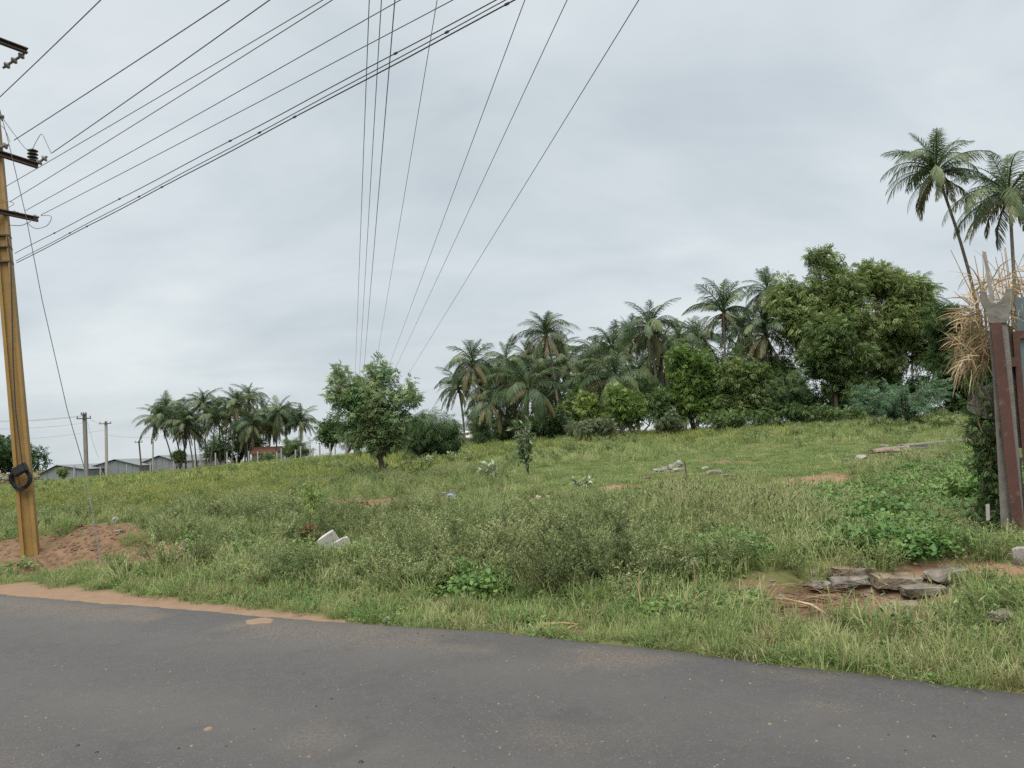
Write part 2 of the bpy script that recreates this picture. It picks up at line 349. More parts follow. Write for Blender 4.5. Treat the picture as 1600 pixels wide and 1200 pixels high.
def asphalt_mat():
    mt, t, out = new_mat('worn_asphalt')
    g = N(t, 'ShaderNodeNewGeometry'); pos = g.outputs['Position']
    ed = N(t, 'ShaderNodeAttribute', attribute_name='edge')
    du = N(t, 'ShaderNodeAttribute', attribute_name='dust')
    n1 = tnoise(t, 0.5, 5, 0.6, vec=pos); n2 = tnoise(t, 9, 5, 0.65, vec=pos)
    v = N(t, 'ShaderNodeTexVoronoi', feature='F1', inp={'Scale': 95.0, 'Randomness': 1.0}); t.links.new(pos, v.inputs['Vector'])
    vs = N(t, 'ShaderNodeSeparateColor'); t.links.new(v.outputs['Color'], vs.inputs[0])
    v2 = N(t, 'ShaderNodeTexVoronoi', feature='F1', inp={'Scale': 30.0, 'Randomness': 1.0}); t.links.new(pos, v2.inputs['Vector'])
    vs2 = N(t, 'ShaderNodeSeparateColor'); t.links.new(v2.outputs['Color'], vs2.inputs[0])
    col = tmix(t, tramp(t, n1, [(0.33, 0), (0.67, 1)]), (.054, .0535, .0542), (.062, .0605, .0600))
    col = tmix(t, tramp(t, n2, [(0.35, 0), (0.7, 0.55)]), col, (.043, .0415, .041))
    # aggregate: single pale and dark stones in the binder
    col = tmix(t, tramp(t, vs.outputs[0], [(0.0, 0.4), (0.22, 0.0)]), col, (.034, .033, .033))
    col = tmix(t, tramp(t, vs.outputs[1], [(0.87, 0.0), (0.96, 0.42)]), col, (.115, .106, .094))
    near = tramp(t, v2.outputs['Distance'], [(0.13, 1.0), (0.2, 0.0)])
    pick = tramp(t, vs2.outputs[0], [(0.955, 0.0), (0.965, 1.0)])
    mm = N(t, 'ShaderNodeMath', operation='MULTIPLY'); t.links.new(near, mm.inputs[0]); t.links.new(pick, mm.inputs[1])
    col = tmix(t, mm.outputs[0], col, (.22, .19, .145))
    # sandy dust left by tyres and wind
    dm = N(t, 'ShaderNodeMath', operation='MULTIPLY'); t.links.new(du.outputs['Fac'], dm.inputs[0]); t.links.new(tramp(t, tnoise(t, 60, 3, 0.7, vec=pos), [(0.42, 0.0), (0.62, 1.0)]), dm.inputs[1])
    col = tmix(t, dm.outputs[0], col, (.19, .145, .10))
    tk = N(t, 'ShaderNodeAttribute', attribute_name='track')
    st = tnoise(t, 1.3, 5, 0.65, vec=pos)
    tm = N(t, 'ShaderNodeMath', operation='MULTIPLY'); t.links.new(tk.outputs['Fac'], tm.inputs[0]); t.links.new(tramp(t, st, [(0.3, 0.25), (0.7, 1.0)]), tm.inputs[1])
    col = tmix(t, tm.outputs[0], col, (.074, .0718, .070))
    stain = tramp(t, tnoise(t, 0.9, 4, 0.7, vec=pos, dist=1.2), [(0.56, 0.0), (0.74, 0.42)])
    col = tmix(t, stain, col, (.034, .033, .034))
    em = N(t, 'ShaderNodeMath', operation='MULTIPLY', inp={1: 0.75}); t.links.new(ed.outputs['Fac'], em.inputs[0])
    col = tmix(t, em.outputs[0], col, (.028, .027, .028))
    p = N(t, 'ShaderNodeBsdfPrincipled', inp={'Roughness': 0.75}); p.inputs['Specular IOR Level'].default_value = 0.35
    t.links.new(col, p.inputs['Base Color'])
    t.links.new(tbump(t, v.outputs['Distance'], 0.55, 0.006), p.inputs['Normal']); t.links.new(p.outputs[0], out.inputs[0])
    return mt
M['asphalt'] = asphalt_mat()

# ------------------------------------------------------------------ object helpers
def mesh_np(name, verts, faces):
    """verts (n,3); faces: list of index arrays, or one (k,3|4) array"""
    me = bpy.data.meshes.new(name)
    verts = np.asarray(verts, np.float32)
    groups = faces if isinstance(faces, list) and len(faces) and isinstance(faces[0], np.ndarray) else [np.asarray(faces)]
    groups = [np.asarray(g) for g in groups if len(g)]
    loops = np.concatenate([g.reshape(-1) for g in groups]).astype(np.int32)
    sizes = np.concatenate([np.full(len(g), g.shape[1], np.int32) for g in groups])
    starts = np.concatenate([[0], np.cumsum(sizes)[:-1]]).astype(np.int32)
    me.vertices.add(len(verts)); me.vertices.foreach_set('co', verts.reshape(-1))
    me.loops.add(len(loops)); me.loops.foreach_set('vertex_index', loops)
    me.polygons.add(len(sizes)); me.polygons.foreach_set('loop_start', starts); me.polygons.foreach_set('loop_total', sizes)
    me.update(calc_edges=True); me.validate()
    return me
class MB:
    """collects shapes that make up one part"""
    def __init__(s): s.v = []; s.f = []
    def add(s, vs, fs):
        b = len(s.v); s.v += [tuple(p) for p in vs]; s.f += [tuple(i + b for i in f) for f in fs]; return s
    def tube(s, pts, rad, n=6, cap=True):
        pts = [Vector(p) for p in pts]
        if not isinstance(rad, (list, tuple)): rad = [rad] * len(pts)
        vs, fs = [], []
        ref = None
        for i, p in enumerate(pts):
            t = (pts[min(i + 1, len(pts) - 1)] - pts[max(i - 1, 0)]).normalized()
            if ref is None: ref = t.orthogonal().normalized()
            ref = (ref - t * ref.dot(t)).normalized(); bi = t.cross(ref)
            for k in range(n):
                a = 2 * math.pi * k / n
                vs.append(p + (ref * math.cos(a) + bi * math.sin(a)) * rad[i])
        for i in range(len(pts) - 1):
            for k in range(n):
                fs.append((i * n + k, i * n + (k + 1) % n, (i + 1) * n + (k + 1) % n, (i + 1) * n + k))
        if cap: fs += [tuple(range(n))[::-1], tuple((len(pts) - 1) * n + k for k in range(n))]
        return s.add(vs, fs)
    def prism(s, poly, p0, p1, ux, uy):
        """extrude a 2-D outline from p0 to p1; ux, uy the outline's axes"""
        n = len(poly); p0, p1 = Vector(p0), Vector(p1)
        vs = [p0 + ux * a + uy * b for a, b in poly] + [p1 + ux * a + uy * b for a, b in poly]
        fs = [(i, (i + 1) % n, n + (i + 1) % n, n + i) for i in range(n)] + [tuple(range(n))[::-1], tuple(range(n, 2 * n))]
        return s.add(vs, fs)
    def box(s, c, sx, sy, sz, rot=None):
        c = Vector(c); vs = []
        for x in (-1, 1):
            for y in (-1, 1):
                for z in (-1, 1):
                    q = Vector((x * sx / 2, y * sy / 2, z * sz / 2)); vs.append(c + (rot @ q if rot else q))
        return s.add(vs, [(0, 1, 3, 2), (4, 6, 7, 5), (0, 4, 5, 1), (2, 3, 7, 6), (0, 2, 6, 4), (1, 5, 7, 3)])
    def lathe(s, c, axis, prof, n=10):
        c = Vector(c); axis = Vector(axis).normalized(); a = axis.orthogonal().normalized(); b = axis.cross(a)
        vs = []
        for r, h in prof:
            for k in range(n):
                t = 2 * math.pi * k / n; vs.append(c + axis * h + (a * math.cos(t) + b * math.sin(t)) * r)
        fs = []
        for i in range(len(prof) - 1):
            for k in range(n): fs.append((i * n + k, i * n + (k + 1) % n, (i + 1) * n + (k + 1) % n, (i + 1) * n + k))
        fs += [tuple(range(n))[::-1], tuple((len(prof) - 1) * n + k for k in range(n))]
        return s.add(vs, fs)
    def build(s, name, mat, parent=None, origin=None, smooth=False):
        o0 = Vector(origin) if origin is not None else Vector((0, 0, 0))
        me = bpy.data.meshes.new(name)
        me.from_pydata([tuple(Vector(p) - o0) for p in s.v], [], s.f); me.update()
        bm = bmesh.new(); bm.from_mesh(me); bmesh.ops.recalc_face_normals(bm, faces=bm.faces[:]); bm.to_mesh(me); bm.free()
        me.materials.append(mat)
        if smooth: me.polygons.foreach_set('use_smooth', [True] * len(me.polygons))
        return link(name, me, parent, o0 if parent is None else None)
def link(name, me, parent=None, loc=None):
    o = bpy.data.objects.new(name, me); COL.objects.link(o)
    if parent is not None: o.parent = parent
    if loc is not None: o.location = loc
    return o
def tag(o, label, cat=None, group=None, kind=None):
    o['label'] = label
    if cat: o['category'] = cat
    if group: o['group'] = group
    if kind: o['kind'] = kind
    return o
def thing(name, label, cat, loc, rz=0, group=None, scale=1.0):
    o = bpy.data.objects.new(name, None); COL.objects.link(o)
    o.location = loc; o.rotation_euler = (0, 0, rz); o.scale = (scale,) * 3
    o.empty_display_size = 0.2
    return tag(o, label, cat, group)
ORD = ['first', 'second', 'third', 'fourth', 'fifth', 'sixth', 'seventh', 'eighth', 'ninth', 'tenth', 'eleventh', 'twelfth', 'thirteenth',
       'fourteenth', 'fifteenth', 'sixteenth', 'seventeenth', 'eighteenth', 'nineteenth', 'twentieth', 'twenty-first', 'twenty-second',
       'twenty-third', 'twenty-fourth', 'twenty-fifth', 'twenty-sixth', 'twenty-seventh', 'twenty-eighth', 'twenty-ninth', 'thirtieth', 'thirty-first', 'thirty-second', 'thirty-third', 'thirty-fourth']

def stamp(Tv, Tf, pos, ex, ey, ez, scl):
    """copies of a template (verts k,3; faces f,n) at pos with axes ex,ey,ez and scale"""
    n, k = len(pos), len(Tv)
    s = np.asarray(scl)[:, None, None]
    V = pos[:, None, :] + s * (Tv[None, :, 0:1] * ex[:, None, :] + Tv[None, :, 1:2] * ey[:, None, :] + Tv[None, :, 2:3] * ez[:, None, :])
    Fc = (Tf[None] + (np.arange(n) * k)[:, None, None]).reshape(-1, Tf.shape[1])
    return V.reshape(-1, 3), Fc
def frames(d, rng, roll=None):
    """orthonormal axes with ex along d and ez as near up as can be, rolled at random"""
    d = d / np.maximum(np.linalg.norm(d, axis=1, keepdims=True), 1e-9)
    up = np.tile([0, 0, 1.0], (len(d), 1)); up[np.abs(d[:, 2]) > 0.97] = [1, 0, 0]
    ey = np.cross(up, d); ey /= np.linalg.norm(ey, axis=1, keepdims=True)
    ez = np.cross(d, ey)
    a = rng.normal(0, 0.5 if roll is None else roll, len(d))[:, None]
    return d, ey * np.cos(a) + ez * np.sin(a), ez * np.cos(a) - ey * np.sin(a)

# ------------------------------------------------------------------ zones of the field (soil and plants follow these)
def blob(px, py, cx, cy, rx, ry, ang=0.0):
    c, s = math.cos(ang), math.sin(ang)
    dx, dy = px - cx, py - cy
    a = (dx * c + dy * s) / rx; b = (-dx * s + dy * c) / ry
    return np.nan_to_num(1 - np.sqrt(a * a + b * b), nan=-9.0)
SOIL = [(60, 868, 170, 28, -.05), (150, 842, 100, 22, -.12), (230, 872, 60, 16, 0), (1270, 751, 80, 8, -.10), (1220, 762, 50, 6, -.06), (970, 763, 36, 6, 0), (1530, 892, 130, 14, -.06),
        (1440, 895, 60, 10, 0), (1322, 940, 172, 33, .06), (560, 786, 42, 10, 0), (620, 783, 46, 7, 0), (840, 780, 40, 4, 0), (160, 735, 90, 5, 0),
        (1140, 722, 50, 4, 0), (400, 832, 30, 5, 0), (1210, 925, 40, 12, 0), (880, 985, 40, 5, .1), (300, 742, 60, 3, 0)]
RED = [(1265, 752, 80, 9, -.10), (970, 762, 40, 6, 0), (1220, 762, 50, 6, 0), (160, 735, 90, 8, 0), (1530, 892, 130, 16, -.06)]
def zones(x, y):
    z = height(x, y); px, py = project(x, y, z); d = edge_d(x, y)
    nz = fbm(x * 1.7, y * 1.7, 31, 4) - 0.5
    nf = fbm(x * 0.35, y * 0.35, 41, 3) - 0.5
    soil = np.zeros_like(px); red = np.zeros_like(px)
    for b in SOIL: soil = np.maximum(soil, sstep(-0.12, 0.25, blob(px, py, *b) + nz * 2.0))
    for b in RED: red = np.maximum(red, sstep(-0.1, 0.3, blob(px, py, *b)))
    # sandy strip between the road and the verge grass, tapering towards the right
    w = 0.72 * np.clip((560 - np.nan_to_num(px, nan=-200)) / 560, 0, 1) ** 0.6 + 0.07
    sand = (1 - sstep(w * 0.75, w * 1.1, d + nz * 0.35)) * (d > -0.3)
    sand = np.where(np.nan_to_num(px, nan=-200) > 620, sand * sstep(0.47, 0.6, fbm(x * 2.2, y * 2.2, 77, 3)) * 0.8, sand)
    return dict(px=px, py=py, d=d, z=z, soil=soil, red=red, sand=sand, nz=nz, nf=nf)

# ------------------------------------------------------------------ ground
def axis_steps(segments):
    out = [segments[0][0]]
    for a, b, s in segments:
        n = max(1, int(round((b - a) / s))); out += list(np.linspace(a, b, n + 1)[1:])
    return np.array(out)
gx = axis_steps([(-3000, -600, 400), (-600, -200, 50), (-200, -60, 5), (-60, -14, 0.8), (-14, 11, 0.075), (11, 60, 0.8), (60, 200, 7), (200, 600, 50), (600, 3000, 400)])
gy = axis_steps([(-1500, -100, 200), (-100, 2, 6), (2, 15, 0.075), (15, 30, 0.25), (30, 80, 0.8), (80, 200, 4), (200, 600, 40), (600, 4000, 340)])
GX, GY = np.meshgrid(gx, gy)
fx_, fy_ = GX.ravel(), GY.ravel()
gz = height(fx_, fy_)
nx_, ny_ = len(gx), len(gy)
idx = np.arange(nx_ * ny_).reshape(ny_, nx_)
quads = np.stack([idx[:-1, :-1].ravel(), idx[:-1, 1:].ravel(), idx[1:, 1:].ravel(), idx[1:, :-1].ravel()], 1)
gme = mesh_np('ground', np.stack([fx_, fy_, gz], 1), quads)
zn = zones(fx_, fy_)
for nm, arr in (('soil', zn['soil']), ('sand', zn['sand']), ('reddish', zn['red'])):
    a = gme.attributes.new(nm, 'FLOAT', 'POINT'); a.data.foreach_set('value', np.nan_to_num(arr).astype(np.float32))
gme.polygons.foreach_set('use_smooth', [True] * len(gme.polygons))
gme.materials.append(M['ground'])
ground = link('ground', gme)
tag(ground, 'grassy field with bare earth patches rising gently behind the road', 'field', kind='structure')

# ------------------------------------------------------------------ road: a crowned sheet with a ragged broken edge
us = axis_steps([(-400, -60, 10), (-60, -14, 1.0), (-14, 10, 0.05), (10, 60, 1.0), (60, 300, 10)])
rows = [0.0, -0.02, -0.06, -0.12, -0.2, -0.3, -0.45, -0.6, -0.8, -1.0, -1.2, -1.4, -1.7, -2.0, -2.3, -2.6, -2.9, -3.3, -3.7, -4.1, -4.5, -4.9, -5.4, -6.0, -6.6, -7.5]
rag = 0.10 * (fbm(us * 1.6, us * 0 + 3.3, 51, 4) - 0.5) + 0.06 * (fbm(us * 9.0, us * 0 + 8.1, 52, 3) - 0.5)
rv, ra, rd_ = [], [], []
for j, off in enumerate([0.02] + rows):
    v = edge_v(us) + off + rag * max(0.0, 1 - abs(off) / 0.8)
    X = us * U_AX[0] + v * V_AX[0]; Y = us * U_AX[1] + v * V_AX[1]
    zz = np.full_like(us, -0.16 if j == 0 else 0.0)
    if j > 0:
        o_ = -off
        zz = zz + 0.035 * (o_ / 3.5) * np.clip(2 - o_ / 3.5, -1, 1) - 0.012 * math.exp(-o_ * 20)
    rv.append(np.stack([X, Y, zz], 1)); ra.append(np.clip(1 - abs(off) / (0.16 + 0.16 * fbm(us * 0.8, us * 0, 61, 3)), 0, 1) * sstep(0.2, 0.5, (us + 5) / 8))
    s_ = fbm(X * 0.9, Y * 2.2, 63, 4)
    strip = np.exp(-((off + 0.5) / 0.45) ** 2) * 0.55 * sstep(0.42, 0.62, s_) + np.exp(-((off + 3.9) / 0.5) ** 2) * 0.35 * sstep(0.45, 0.65, s_)
    rd_.append(strip)
DUST = [(575, 986, 30, 8, .55), (215, 958, 30, 8, .45), (900, 1150, 120, 12, .25), (200, 1100, 120, 14, .22), (490, 1163, 50, 16, .55), (570, 1185, 40, 10, .4), (325, 1139, 6, 2.5, .9), (330, 1062, 5, 2, .7), (880, 1040, 120, 8, .28), (1280, 1105, 60, 6, .4)]
nr, nu = len(rows) + 1, len(us)
ridx = np.arange(nr * nu).reshape(nr, nu)
# fine middle rows for dust shape
RV = np.concatenate(rv)
rq = np.stack([ridx[:-1, :-1].ravel(), ridx[1:, :-1].ravel(), ridx[1:, 1:].ravel(), ridx[:-1, 1:].ravel()], 1)
rme = mesh_np('road', RV, rq)
rpx, rpy = project(RV[:, 0], RV[:, 1], RV[:, 2])
a = rme.attributes.new('edge', 'FLOAT', 'POINT'); a.data.foreach_set('value', np.concatenate(ra).astype(np.float32))
_off = np.repeat([0.0] + rows, nu); _uu = np.tile(us, nr)
_tr = np.zeros_like(_off)
for c_ in (-1.15, -2.7, -4.5, -6.0): _tr = np.maximum(_tr, np.exp(-((_off - c_ + .12 * np.sin(_uu * .35)) / .42) ** 2))
a = rme.attributes.new('track', 'FLOAT', 'POINT'); a.data.foreach_set('value', (_tr * .8).astype(np.float32))
_du = np.concatenate(rd_)
for cx_, cy_, rx_, ry_, st_ in DUST: _du = np.maximum(_du, st_ * sstep(-.3, .6, blob(rpx, rpy, cx_, cy_, rx_ * 1.3, ry_ * 1.6)))
a = rme.attributes.new('dust', 'FLOAT', 'POINT'); a.data.foreach_set('value', _du.astype(np.float32))
rme.polygons.foreach_set('use_smooth', [True] * len(rme.polygons))
rme.materials.append(M['asphalt'])
road = link('road', rme); tag(road, 'worn grey asphalt road crossing the bottom of the picture', 'road', kind='structure')

# thin skins of spilled sand on the asphalt
def sand_patch(px, py, rx, ry, k):
    rng = np.random.default_rng(900 + k)
    c = gp_road(px, py); sx = abs(gp_road(px + rx, py).x - gp_road(px - rx, py).x) / 2; sy = abs(gp_road(px, py - ry).y - gp_road(px, py + ry).y) / 2
    n = 40; vs = [(0, 0, 0.006)]; vi = []
    for i in range(n):
        a = 2 * math.pi * i / n; q = 0.75 + 0.5 * float(vnoise(math.cos(a) * 2.2 + k * 9, math.sin(a) * 2.2, 5))
        vs.append((math.cos(a) * sx * q * 0.75, math.sin(a) * sy * q * 0.75, 0.005)); 
    for i in range(n):
        a = 2 * math.pi * i / n; q = 0.75 + 0.5 * float(vnoise(math.cos(a) * 2.2 + k * 9, math.sin(a) * 2.2, 5)) + 0.25 * float(vnoise(i * 0.9, k * 3.0, 6))
        vs.append((math.cos(a) * sx * q, math.sin(a) * sy * q, -0.001))
    fs = [(0, 1 + i, 1 + (i + 1) % n) for i in range(n)] + [(1 + i, 1 + n + i, 1 + n + (i + 1) % n, 1 + (i + 1) % n) for i in range(n)]
    return MB().add([(c.x + a, c.y + b, c.z + h) for a, b, h in vs], fs), c
def road_z(x, y):
    o_ = -float(edge_d(x, y)); return 0.035 * (o_ / 3.5) * min(max(2 - o_ / 3.5, -1), 1) - 0.012 * math.exp(-max(o_, 0) * 20) if o_ > 0 else 0.0
def gp_road(px, py):
    r = ray(px, py); z = 0.0
    for _ in range(4):
        t = (z - EYE) / r.z; z = road_z(r.x * t, r.y * t)
    return Vector((r.x * t, r.y * t, z))
M['sand_skin'] = plain_mat('spilled_sand', (0.206, 0.146, 0.095), (0.163, 0.116, 0.077), 20, 0.95, 0.5, 0.005)
for k, (px, py, rx, ry, lab) in enumerate([(405, 971, 20, 4.5, 'oval patch of tan sand spilled on the asphalt near its edge'),
        (325, 1139, 6, 2.6, 'tiny tan sand spot low on the asphalt')]):
    b, c = sand_patch(px, py, rx, ry, k)
    tag(b.build('sand_patch', M['sand_skin'], None, c), lab, 'sand')

# loose pebbles and chips on the road, too many and too small to count
def chip_mesh(name, n, mat, size, region, seed, lift=0.0):
    rng = np.random.default_rng(seed)
    Tv = np.array([[-.5, -.4, 0], [.5, -.45, 0], [.45, .5, 0], [-.4, .45, 0], [-.3, -.25, .35], [.3, -.2, .4], [.25, .3, .33], [-.28, .25, .38]])
    Tf = np.array([[4, 5, 6, 7], [0, 1, 5, 4], [1, 2, 6, 5], [2, 3, 7, 6], [3, 0, 4, 7]])
    pos = region(rng, n)
    a = rng.uniform(0, 6.28, len(pos)); ex = np.stack([np.cos(a), np.sin(a), 0 * a], 1); ey = np.stack([-np.sin(a), np.cos(a), 0 * a], 1); ez = np.tile([0, 0, 1.0], (len(a), 1))
    V, Fc = stamp(Tv, Tf, pos, ex, ey, ez, size * rng.lognormal(0, 0.45, len(a)))
    me = mesh_np(name, V, Fc); me.materials.append(mat); return me
def on_road(rng, n):
    px = rng.uniform(-100, 1700, n); py = rng.uniform(935, 1230, n)
    out = []
    for a, b in zip(px, py):
        p = gp_road(a, b)
        if edge_d(p.x, p.y) < -0.03: out.append((p.x, p.y, p.z))
    return np.array(out)
tag(link('grit', chip_mesh('grit', 700, M['sand_skin'], 0.006, on_road, 5)), 'scattered tan grit and small chips lying on the asphalt', 'grit', kind='stuff')
tag(link('dark_grit', chip_mesh('dark_grit', 70, M['dark'], 0.010, on_road, 6)), 'scattered dark bitumen crumbs lying on the asphalt', 'grit', kind='stuff')

# ------------------------------------------------------------------ small plants: source meshes for the scattered ground cover
def tuft_mesh(name, mat, nb, h, spread, width, seed, lean=0.5, seed_heads=0, mat2=None):
    rng = np.random.default_rng(seed)
    a = rng.uniform(0, 6.283, nb); r = spread * np.sqrt(rng.uniform(0, 1, nb))
    bx, by = r * np.cos(a), r * np.sin(a)
    da = a + rng.normal(0, 0.9, nb); L = h * rng.uniform(0.45, 1.1, nb); ln = lean * rng.uniform(0.15, 1.25, nb)
    dx, dy = np.cos(da), np.sin(da); wx, wy = -dy, dx
    V = []; F4 = []; F3 = []
    prof = [(0.0, 0.8), (0.4, 1.0), (0.75, 0.7), (1.0, 0.0)]
    for j, (s, wv) in enumerate(prof):
        ang = ln * s * 1.1
        hor = L * s * np.sin(ang); ver = L * s * np.cos(ang) - L * 0.25 * np.clip(ln - 0.5, 0, 1) * s * s
        px, py, pz = bx + dx * hor, by + dy * hor, ver
        w = width * wv * rng.uniform(0.8, 1.2, nb)
        if wv > 0:
            V.append(np.stack([px - wx * w, py - wy * w, pz], 1)); V.append(np.stack([px + wx * w, py + wy * w, pz], 1))
        else: V.append(np.stack([px, py, pz], 1))
    k = np.arange(nb)
    for j in range(2):
        F4.append(np.stack([k + 2 * j * nb, k + (2 * j + 1) * nb, k + (2 * j + 3) * nb, k + (2 * j + 2) * nb], 1))
    F3.append(np.stack([k + 4 * nb, k + 5 * nb, k + 6 * nb], 1))
    V = np.concatenate(V); faces = [np.concatenate(F4), np.concatenate(F3)]
    nf4 = len(faces[0]); n3 = len(faces[1])
    mats = [0] * (nf4 + n3)
    if seed_heads:
        ks = rng.choice(nb, seed_heads, replace=False)
        tip = V[6 * nb + ks]; d = tip - V[4 * nb + ks]; d /= np.linalg.norm(d, axis=1, keepdims=True)
        Tv = np.array([[0, 0, 0], [.35, .10, 0], [1, 0, 0], [.35, -.10, 0], [.35, 0, .10], [.35, 0, -.10]]); Tf = np.array([[0, 1, 2, 3], [0, 4, 2, 5]])
        ex, ey, ez = frames(d, rng)
        hv, hf = stamp(Tv, Tf, tip - d * 0.02, ex, ey, ez, np.full(len(ks), h * 0.17))
        faces = [np.concatenate([faces[0], hf + len(V)]), faces[1]]
        mats = [0] * nf4 + [1] * len(hf) + [0] * n3
        V = np.concatenate([V, hv])
    me = mesh_np(name, V, faces); me.materials.append(mat)
    if mat2: me.materials.append(mat2)
    me.polygons.foreach_set('material_index', mats[:len(me.polygons)])
    return me
def herb_mesh(name, mat, stem_mat, h, ns, nleaf, leaf_len, leaf_w, seed, spread=0.55, tips=None):
    """bushy weed: forked stems set with small leaves, paler seeds or flowers at the tips"""
    rng = np.random.default_rng(seed); b = MB(); pos = []; dirs = []; tp = []
    for i in range(ns):
        a = rng.uniform(0, 6.283); out = rng.uniform(0.1, spread); L = h * rng.uniform(0.6, 1.05)
        p0 = np.array([rng.normal(0, .03) * h, rng.normal(0, .03) * h, 0]); d = np.array([math.cos(a) * out, math.sin(a) * out, 1.0]); d /= np.linalg.norm(d)
        p1 = p0 + d * L * 0.5; d2 = d + np.array([math.cos(a) * .2, math.sin(a) * .2, 0.1]) + rng.normal(0, .12, 3); d2 /= np.linalg.norm(d2); p2 = p1 + d2 * L * 0.5
        b.tube([p0, p1, p2], [0.006 * h, 0.005 * h, 0.002 * h], 3, False)
        segs = [(p0, p1, 0.25), (p1, p2, 0.0)]; tp.append(p2)
        for k in range(4):
            s = rng.uniform(0.35, 0.9); q = p0 + (p1 - p0) * s * 2 if s < .5 else p1 + (p2 - p1) * (s - .5) * 2
            aa = rng.uniform(0, 6.283); dd = d2 + 0.9 * np.array([math.cos(aa), math.sin(aa), 0.2]); dd /= np.linalg.norm(dd); e = q + dd * L * rng.uniform(.2, .35)
            b.tube([q, e], [0.003 * h, 0.0015 * h], 3, False); segs.append((q, e, 0.0)); tp.append(e)
        for q0, q1, smin in segs:
            n = int(nleaf * (1.0 if smin == 0 else 0.6)); s = rng.uniform(smin, 1, n)[:, None]
            pos.append(q0 + (q1 - q0) * s); ax = (q1 - q0) / np.linalg.norm(q1 - q0)
            rd = rng.normal(0, 1, (n, 3)); rd -= ax * (rd @ ax)[:, None]; rd /= np.linalg.norm(rd, axis=1, keepdims=True)
            dirs.append(rd + ax * 0.7 + np.array([0, 0, .15]))
    pos = np.concatenate(pos); dirs = np.concatenate(dirs)
    Tv = np.array([[0, 0, 0], [.5, leaf_w / 2, .05], [1, 0, -.08], [.5, -leaf_w / 2, .05]]); Tf = np.array([[0, 1, 2, 3]])
    ex, ey, ez = frames(dirs, rng)
    lv, lf = stamp(Tv, Tf, pos, ex, ey, ez, leaf_len * rng.uniform(0.6, 1.25, len(pos)))
    sv = np.array(b.v); sf = np.array(b.f)
    V = np.concatenate([sv, lv]); Fq = np.concatenate([sf, lf + len(sv)]); mi = [1] * len(sf) + [0] * len(lf)
    if tips:
        tp = np.array(tp); tp = np.repeat(tp[::2], 2, 0); tp = tp + rng.normal(0, 0.018 * h, tp.shape)
        o = np.array([[-.5, -.5, 0], [.5, -.5, 0], [.5, .5, .1], [-.5, .5, .1]])
        ex, ey, ez = frames(rng.normal(0, 1, (len(tp), 3)), rng)
        tv, tf = stamp(o, np.array([[0, 1, 2, 3]]), tp, ex, ey, ez, rng.uniform(.6, 1.3, len(tp)) * 0.011)
        Fq = np.concatenate([Fq, tf + len(V)]); V = np.concatenate([V, tv]); mi += [2] * len(tf)
    me = mesh_np(name, V, Fq)
    me.materials.append(mat); me.materials.append(stem_mat)
    if tips: me.materials.append(tips)
    me.polygons.foreach_set('material_index', mi[:len(me.polygons)])
    return me
def broad_mesh(name, mat, n, spread, h, leaf, seed):
    rng = np.random.default_rng(seed)
    a = rng.uniform(0, 6.283, n); r = spread * np.sqrt(rng.uniform(0, 1, n))
    z = h * (1 - 0.5 * (r / spread) ** 2) * rng.uniform(0.45, 1.0, n)
    pos = np.stack([r * np.cos(a), r * np.sin(a), z], 1)
    d = np.stack([np.cos(a), np.sin(a), rng.normal(0.0, .35, n)], 1) + rng.normal(0, .5, (n, 3))
    Tv = np.array([[0, 0, 0], [.12, .36, .04], [.5, .42, .06], [1, 0, -.12], [.5, -.42, .06], [.12, -.36, .04], [.5, 0, -.02]])
    Tf = np.array([[0, 1, 2, 6], [6, 2, 3, 4], [0, 6, 4, 5]])
    ex, ey, ez = frames(d, rng, 0.35)
    V, Fq = stamp(Tv, Tf, pos, ex, ey, ez, leaf * rng.uniform(.55, 1.2, n))
    me = mesh_np(name, V, Fq); me.materials.append(mat); return me

